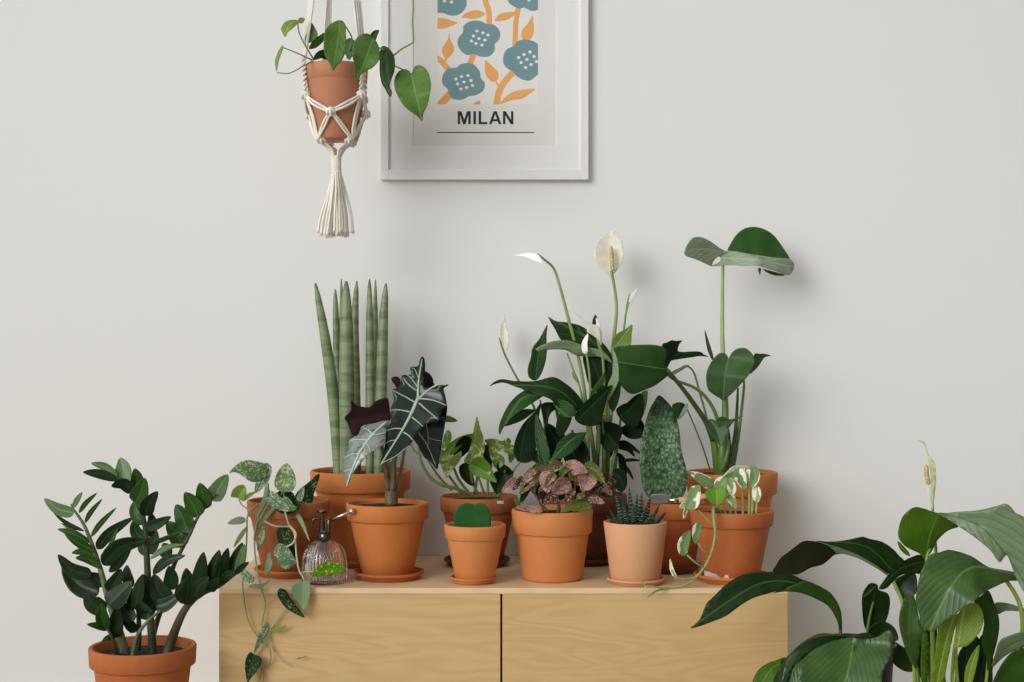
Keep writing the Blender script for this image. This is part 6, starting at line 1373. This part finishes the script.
# left arching leaf
s3_ = sub(stem(NP, [(925, 735, n_), (918, 680, n_ + .01), (909, 625, n_ + .02), (900, 596, n_ + .03), (889, 573, n_ + .04)], 2.6, 1.8, M['rstem']), NP)
leaf(s3_, R2, [n_ + .03, n_ + .03, n_ + .01], path=[(892, 570), (865, 546), (820, 541)], poly=[(817, 540.8), (830, 541.6), (845, 540.2), (861.6, 536.8), (866, 537.6), (870, 538.8), (882.7, 542), (893, 549), (899, 555.5), (904.5, 561.5), (898, 567.5), (888, 573.5), (879, 568), (868, 561), (855, 554), (840, 548), (826, 544)], fold=0.2, tilt=0.3, wave=0.002)
leaf(s3_, R3, [n_ + .025, n_ + .0], path=[(890, 574), (862, 556), (818, 543)], poly=[(816, 541.5), (828, 544.5), (842, 548.5), (856, 554), (869, 561), (880, 568), (891, 577), (886, 575), (879, 570), (861.6, 560), (844, 554), (835, 554.6), (825, 549)], fold=0.1, tilt=-0.3, wave=0.001)
leaf(s3_, R2[::-1] if False else [plain('brownish dark underside', lin(32, 34, 20), 0.6, 0, 0.15, 30, spec=0.04), R2[0]], [n_ + .0, n_ - .03], path=[(835, 549), (805, 553), (776, 572)], poly=[(773, 572.5), (776, 565), (781, 557.5), (787, 553), (794, 547.6), (803, 541.4), (812, 541), (820, 542.6), (828, 546), (836, 553), (833, 556), (825, 563), (818, 566), (810, 568), (802, 572.5), (796, 574.5), (785.6, 574)], fold=0.2, tilt=0.3, wave=0.003)
# dark folded leaf
s4_ = sub(stem(NP, [(940, 735, n_), (925, 660, n_ + .02), (921, 600, n_ + .02), (922, 565, n_ + .01)], 2.4, 1.6, M['rstemd']), NP)
leaf(s4_, R2, [n_ + .0, n_ - .01, n_ - .03], path=[(922, 562), (900, 569), (880, 588)], poly=[(879, 588.8), (884, 580.5), (890, 573), (896, 566.5), (902, 562), (911, 557.5), (920, 554.8), (925.5, 560.5), (922, 573), (914, 573.5), (902, 574.8), (893, 582), (886, 588.5)], fold=0.25, tilt=-0.4, wave=0.001)
leaf(s4_, R2, [n_ + .04, n_ + .04], path=[(913, 575), (902, 585), (896, 600)], poly=[(915, 573), (917, 590), (910, 600), (904, 604), (896, 592), (894, 582), (903, 575)], fold=0.2, tilt=0.2)
leaf(s4_, R4, n_ + .03, path=[(910, 556), (903, 549), (897.5, 541)], w=5, shape='lance')
leaf(NP, R1, [n_ - .02, n_ - .04, n_ - .04], path=[(912, 670), (909, 635), (910, 596)], poly=[(905.6, 597), (910, 595.5), (914.4, 597), (918.4, 615), (921.6, 632), (920, 650), (917, 668), (912, 664), (908, 656), (902, 638), (899, 622), (901, 607.8)], fold=0.3, tilt=0.2, wave=0.003)
leaf(NP, R2, [n_ + .04, n_ + .03], path=[(924, 682), (928, 650), (934, 618)], w=18, shape='lance')
leaf(NP, R4, [n_ - .06, n_ - .07], path=[(924, 690), (925, 655), (926, 626)], w=8, shape='lance', fold=0.4)
leaf(NP, R5, [n_ - .05, n_ - .07, n_ - .08], path=[(936, 690), (944, 650), (955, 612)], poly=[(956.5, 613), (950, 616), (944, 620), (937, 636), (935, 660), (930.5, 684), (942.5, 684), (948, 660), (953.5, 634), (958, 619)], fold=0.35, tilt=0.2, wave=0.001)
leaf(NP, R5, [n_ - .05, n_ - .08, n_ - .07], path=[(953, 684), (958, 645), (964, 608)], poly=[(957, 616), (963, 609), (974, 602.5), (981, 608), (983.5, 618), (981, 630), (975, 638), (967, 646), (957.5, 648), (955, 660), (954, 684), (950.5, 684), (952, 655), (955.5, 632)], fold=0.3, tilt=-0.2, wave=0.002)
leaf(NP, R2, [n_ - .02, n_ - .03], path=[(965, 690), (966, 660), (972, 635)], poly=[(956, 690), (957, 662), (962, 648), (975, 636), (981, 645), (977, 665), (972, 690)], fold=0.2)
leaf(NP, R4[::-1], [n_ - .02, n_ - .05, n_ - .05], path=[(990, 684), (993, 640), (987, 592)], poly=[(988.5, 590.5), (995, 605), (999.3, 620), (998.3, 636), (995, 650), (992.5, 662), (992.5, 684), (987, 684), (987, 662), (981.5, 643), (984, 620), (974, 601.5), (981, 596)], fold=0.25, tilt=0.2, wave=0.002)
leaf(NP, R5, [n_ - .05, n_ - .06], path=[(967, 690), (971, 668), (979, 645)], w=10, shape='lance', fold=0.35)
leaf(NP, R3, [n_ - .02, n_ - .04], path=[(996, 612), (1008, 604), (1032, 612)], poly=[(995, 603.5), (1006, 603), (1020, 607), (1034, 612), (1020, 611.4), (1006, 611), (997.5, 614)], fold=0.2, tilt=0.3)
leaf(NP, R3, [n_ - .05, n_ - .09], path=[(994, 664), (1008, 646), (1036, 634)], poly=[(992.5, 667), (995, 655), (1000, 641), (1010, 635.5), (1024, 631.5), (1040, 630), (1036, 644), (1020, 648), (1005, 656)], fold=0.2, tilt=0.4)
leaf(NP, R4[::-1], [n_ - .06, n_ - .10], path=[(995, 690), (1010, 668), (1036, 646)], poly=[(992, 690), (999, 669), (1011, 653), (1024, 648), (1042, 645), (1040, 670), (1026, 692), (1010, 700)], fold=0.25, tilt=0.2)
leaf(NP, R2, [n_ + .02, n_ + .02], path=[(978, 690), (984, 660), (982, 635)], w=20, shape='ovate')
leaf(NP, R1, [n_ - .0, n_ - .03], path=[(940, 690), (932, 660), (926, 640)], w=14, shape='ovate')
s6_ = sub(stem(NP, [(950, 735, n_ + .03), (940, 640, n_ + .03), (936.5, 560, n_ + .02), (933, 515, n_ + .02), (932.6, 495, n_ + .02)], 2.2, 1.2, M['rstem'], 'flower_stem'), NP)
M['spathegr'] = plain('greenish white spathe', lin(206, 210, 170), 0.6, 0, 0.1, 60)
M['spadixg'] = M['spadix']
flower(s6_, [(918.8, 440.3), (923, 440.8), (926, 445), (928.8, 454.6), (934.8, 463.4), (936.2, 480), (935, 492), (933, 510), (931, 503), (930.6, 488), (931, 474), (928.5, 463), (926.5, 452), (924, 445)], [(932, 508), (933, 475), (922, 441)], [n_ + .015, n_ + .01], M['spathegr'], fold=0.4)
flower(s6_, [(927, 482), (929, 483), (929.5, 494), (930.5, 500), (928.5, 494)], [(930, 499), (928, 482)], [n_ + .01, n_ + .01], M['spathew'])
v, f, u = tube_data([P(*p) for p in crom([(928.5, 484, n_ + .008), (926.8, 475, n_ + .008), (926.2, 464.5, n_ + .008)], 5)], [2.3 * n_ / F * e for e in (0.7, 0.95, 1, 1, 1, 1, 1, 1, 0.95, 0.8, 0.3)], 10)
o = obj('spadix', v, f, M['spadixg'], s6_, uvs=u)
for pts in ([(962, 735, n_), (958, 690, n_ - .04), (956, 650, n_ - .05), (960, 615, n_ - .06)], [(975, 735, n_), (985, 690, n_ - .03), (988, 660, n_ - .03)], [(915, 690, n_ - .01), (914, 665, n_ - .02), (912, 640, n_ - .03)]):
    stem(NP, pts, 2.2, 1.4, M['rstem'])
stem(NP, [(930, 735, n_), (918, 710, n_ - .01), (915, 690, n_ - .01)], 2.2, 2.2, M['rstem'])

# ================================================================== light, sky, camera
for o in list(bpy.data.objects):
    if '_org' in o.keys(): del o['_org']
w = bpy.data.worlds.new('room'); SC.world = w; w.use_nodes = True
wt = w.node_tree; bg = wt.nodes['Background']; bg.inputs[1].default_value = 1.0
tc = wt.nodes.new('ShaderNodeTexCoord'); dp = wt.nodes.new('ShaderNodeVectorMath'); dp.operation = 'DOT_PRODUCT'
dp.inputs[1].default_value = (-0.80, -0.42, 0.42); wt.links.new(tc.outputs['Generated'], dp.inputs[0])
mr = wt.nodes.new('ShaderNodeMapRange'); mr.inputs[1].default_value = -0.7; mr.inputs[2].default_value = 1.0; mr.inputs[3].default_value = 0.06; mr.inputs[4].default_value = 0.72
wt.links.new(dp.outputs['Value'], mr.inputs[0])
cm = wt.nodes.new('ShaderNodeVectorMath'); cm.operation = 'SCALE'; cm.inputs[0].default_value = (1.0, 0.985, 0.94)
wt.links.new(mr.outputs[0], cm.inputs['Scale']); wt.links.new(cm.outputs[0], bg.inputs[0])
def area(name, loc, target, sx, sy, power, col):
    l = bpy.data.lights.new(name, 'AREA'); l.spread = math.radians(47); l.shape = 'RECTANGLE'; l.size = sx; l.size_y = sy; l.energy = power; l.color = col
    o = bpy.data.objects.new(name, l); COL.objects.link(o); o.location = loc
    o.rotation_euler = (Vector(target) - Vector(loc)).to_track_quat('-Z', 'Y').to_euler()
    return o
area('window_daylight', (-4.2, -6.2, 3.3), (0.3, 0.0, 1.0), 5.6, 4.6, 52, (1.0, 1.0, 0.985))

cam = bpy.data.cameras.new('camera'); co = bpy.data.objects.new('camera', cam); COL.objects.link(co)
cam.sensor_width = 36.0; cam.lens = 36.0 * F / 1024.0; cam.clip_start = 0.05
co.location = (0, -DW, H); co.rotation_euler = (math.radians(90), 0, 0)
SC.camera = co
SC.view_settings.view_transform = 'Standard'; SC.view_settings.look = 'None'
SC.view_settings.exposure = 0.0; SC.view_settings.gamma = 1.0; SC.view_settings.use_curve_mapping = False
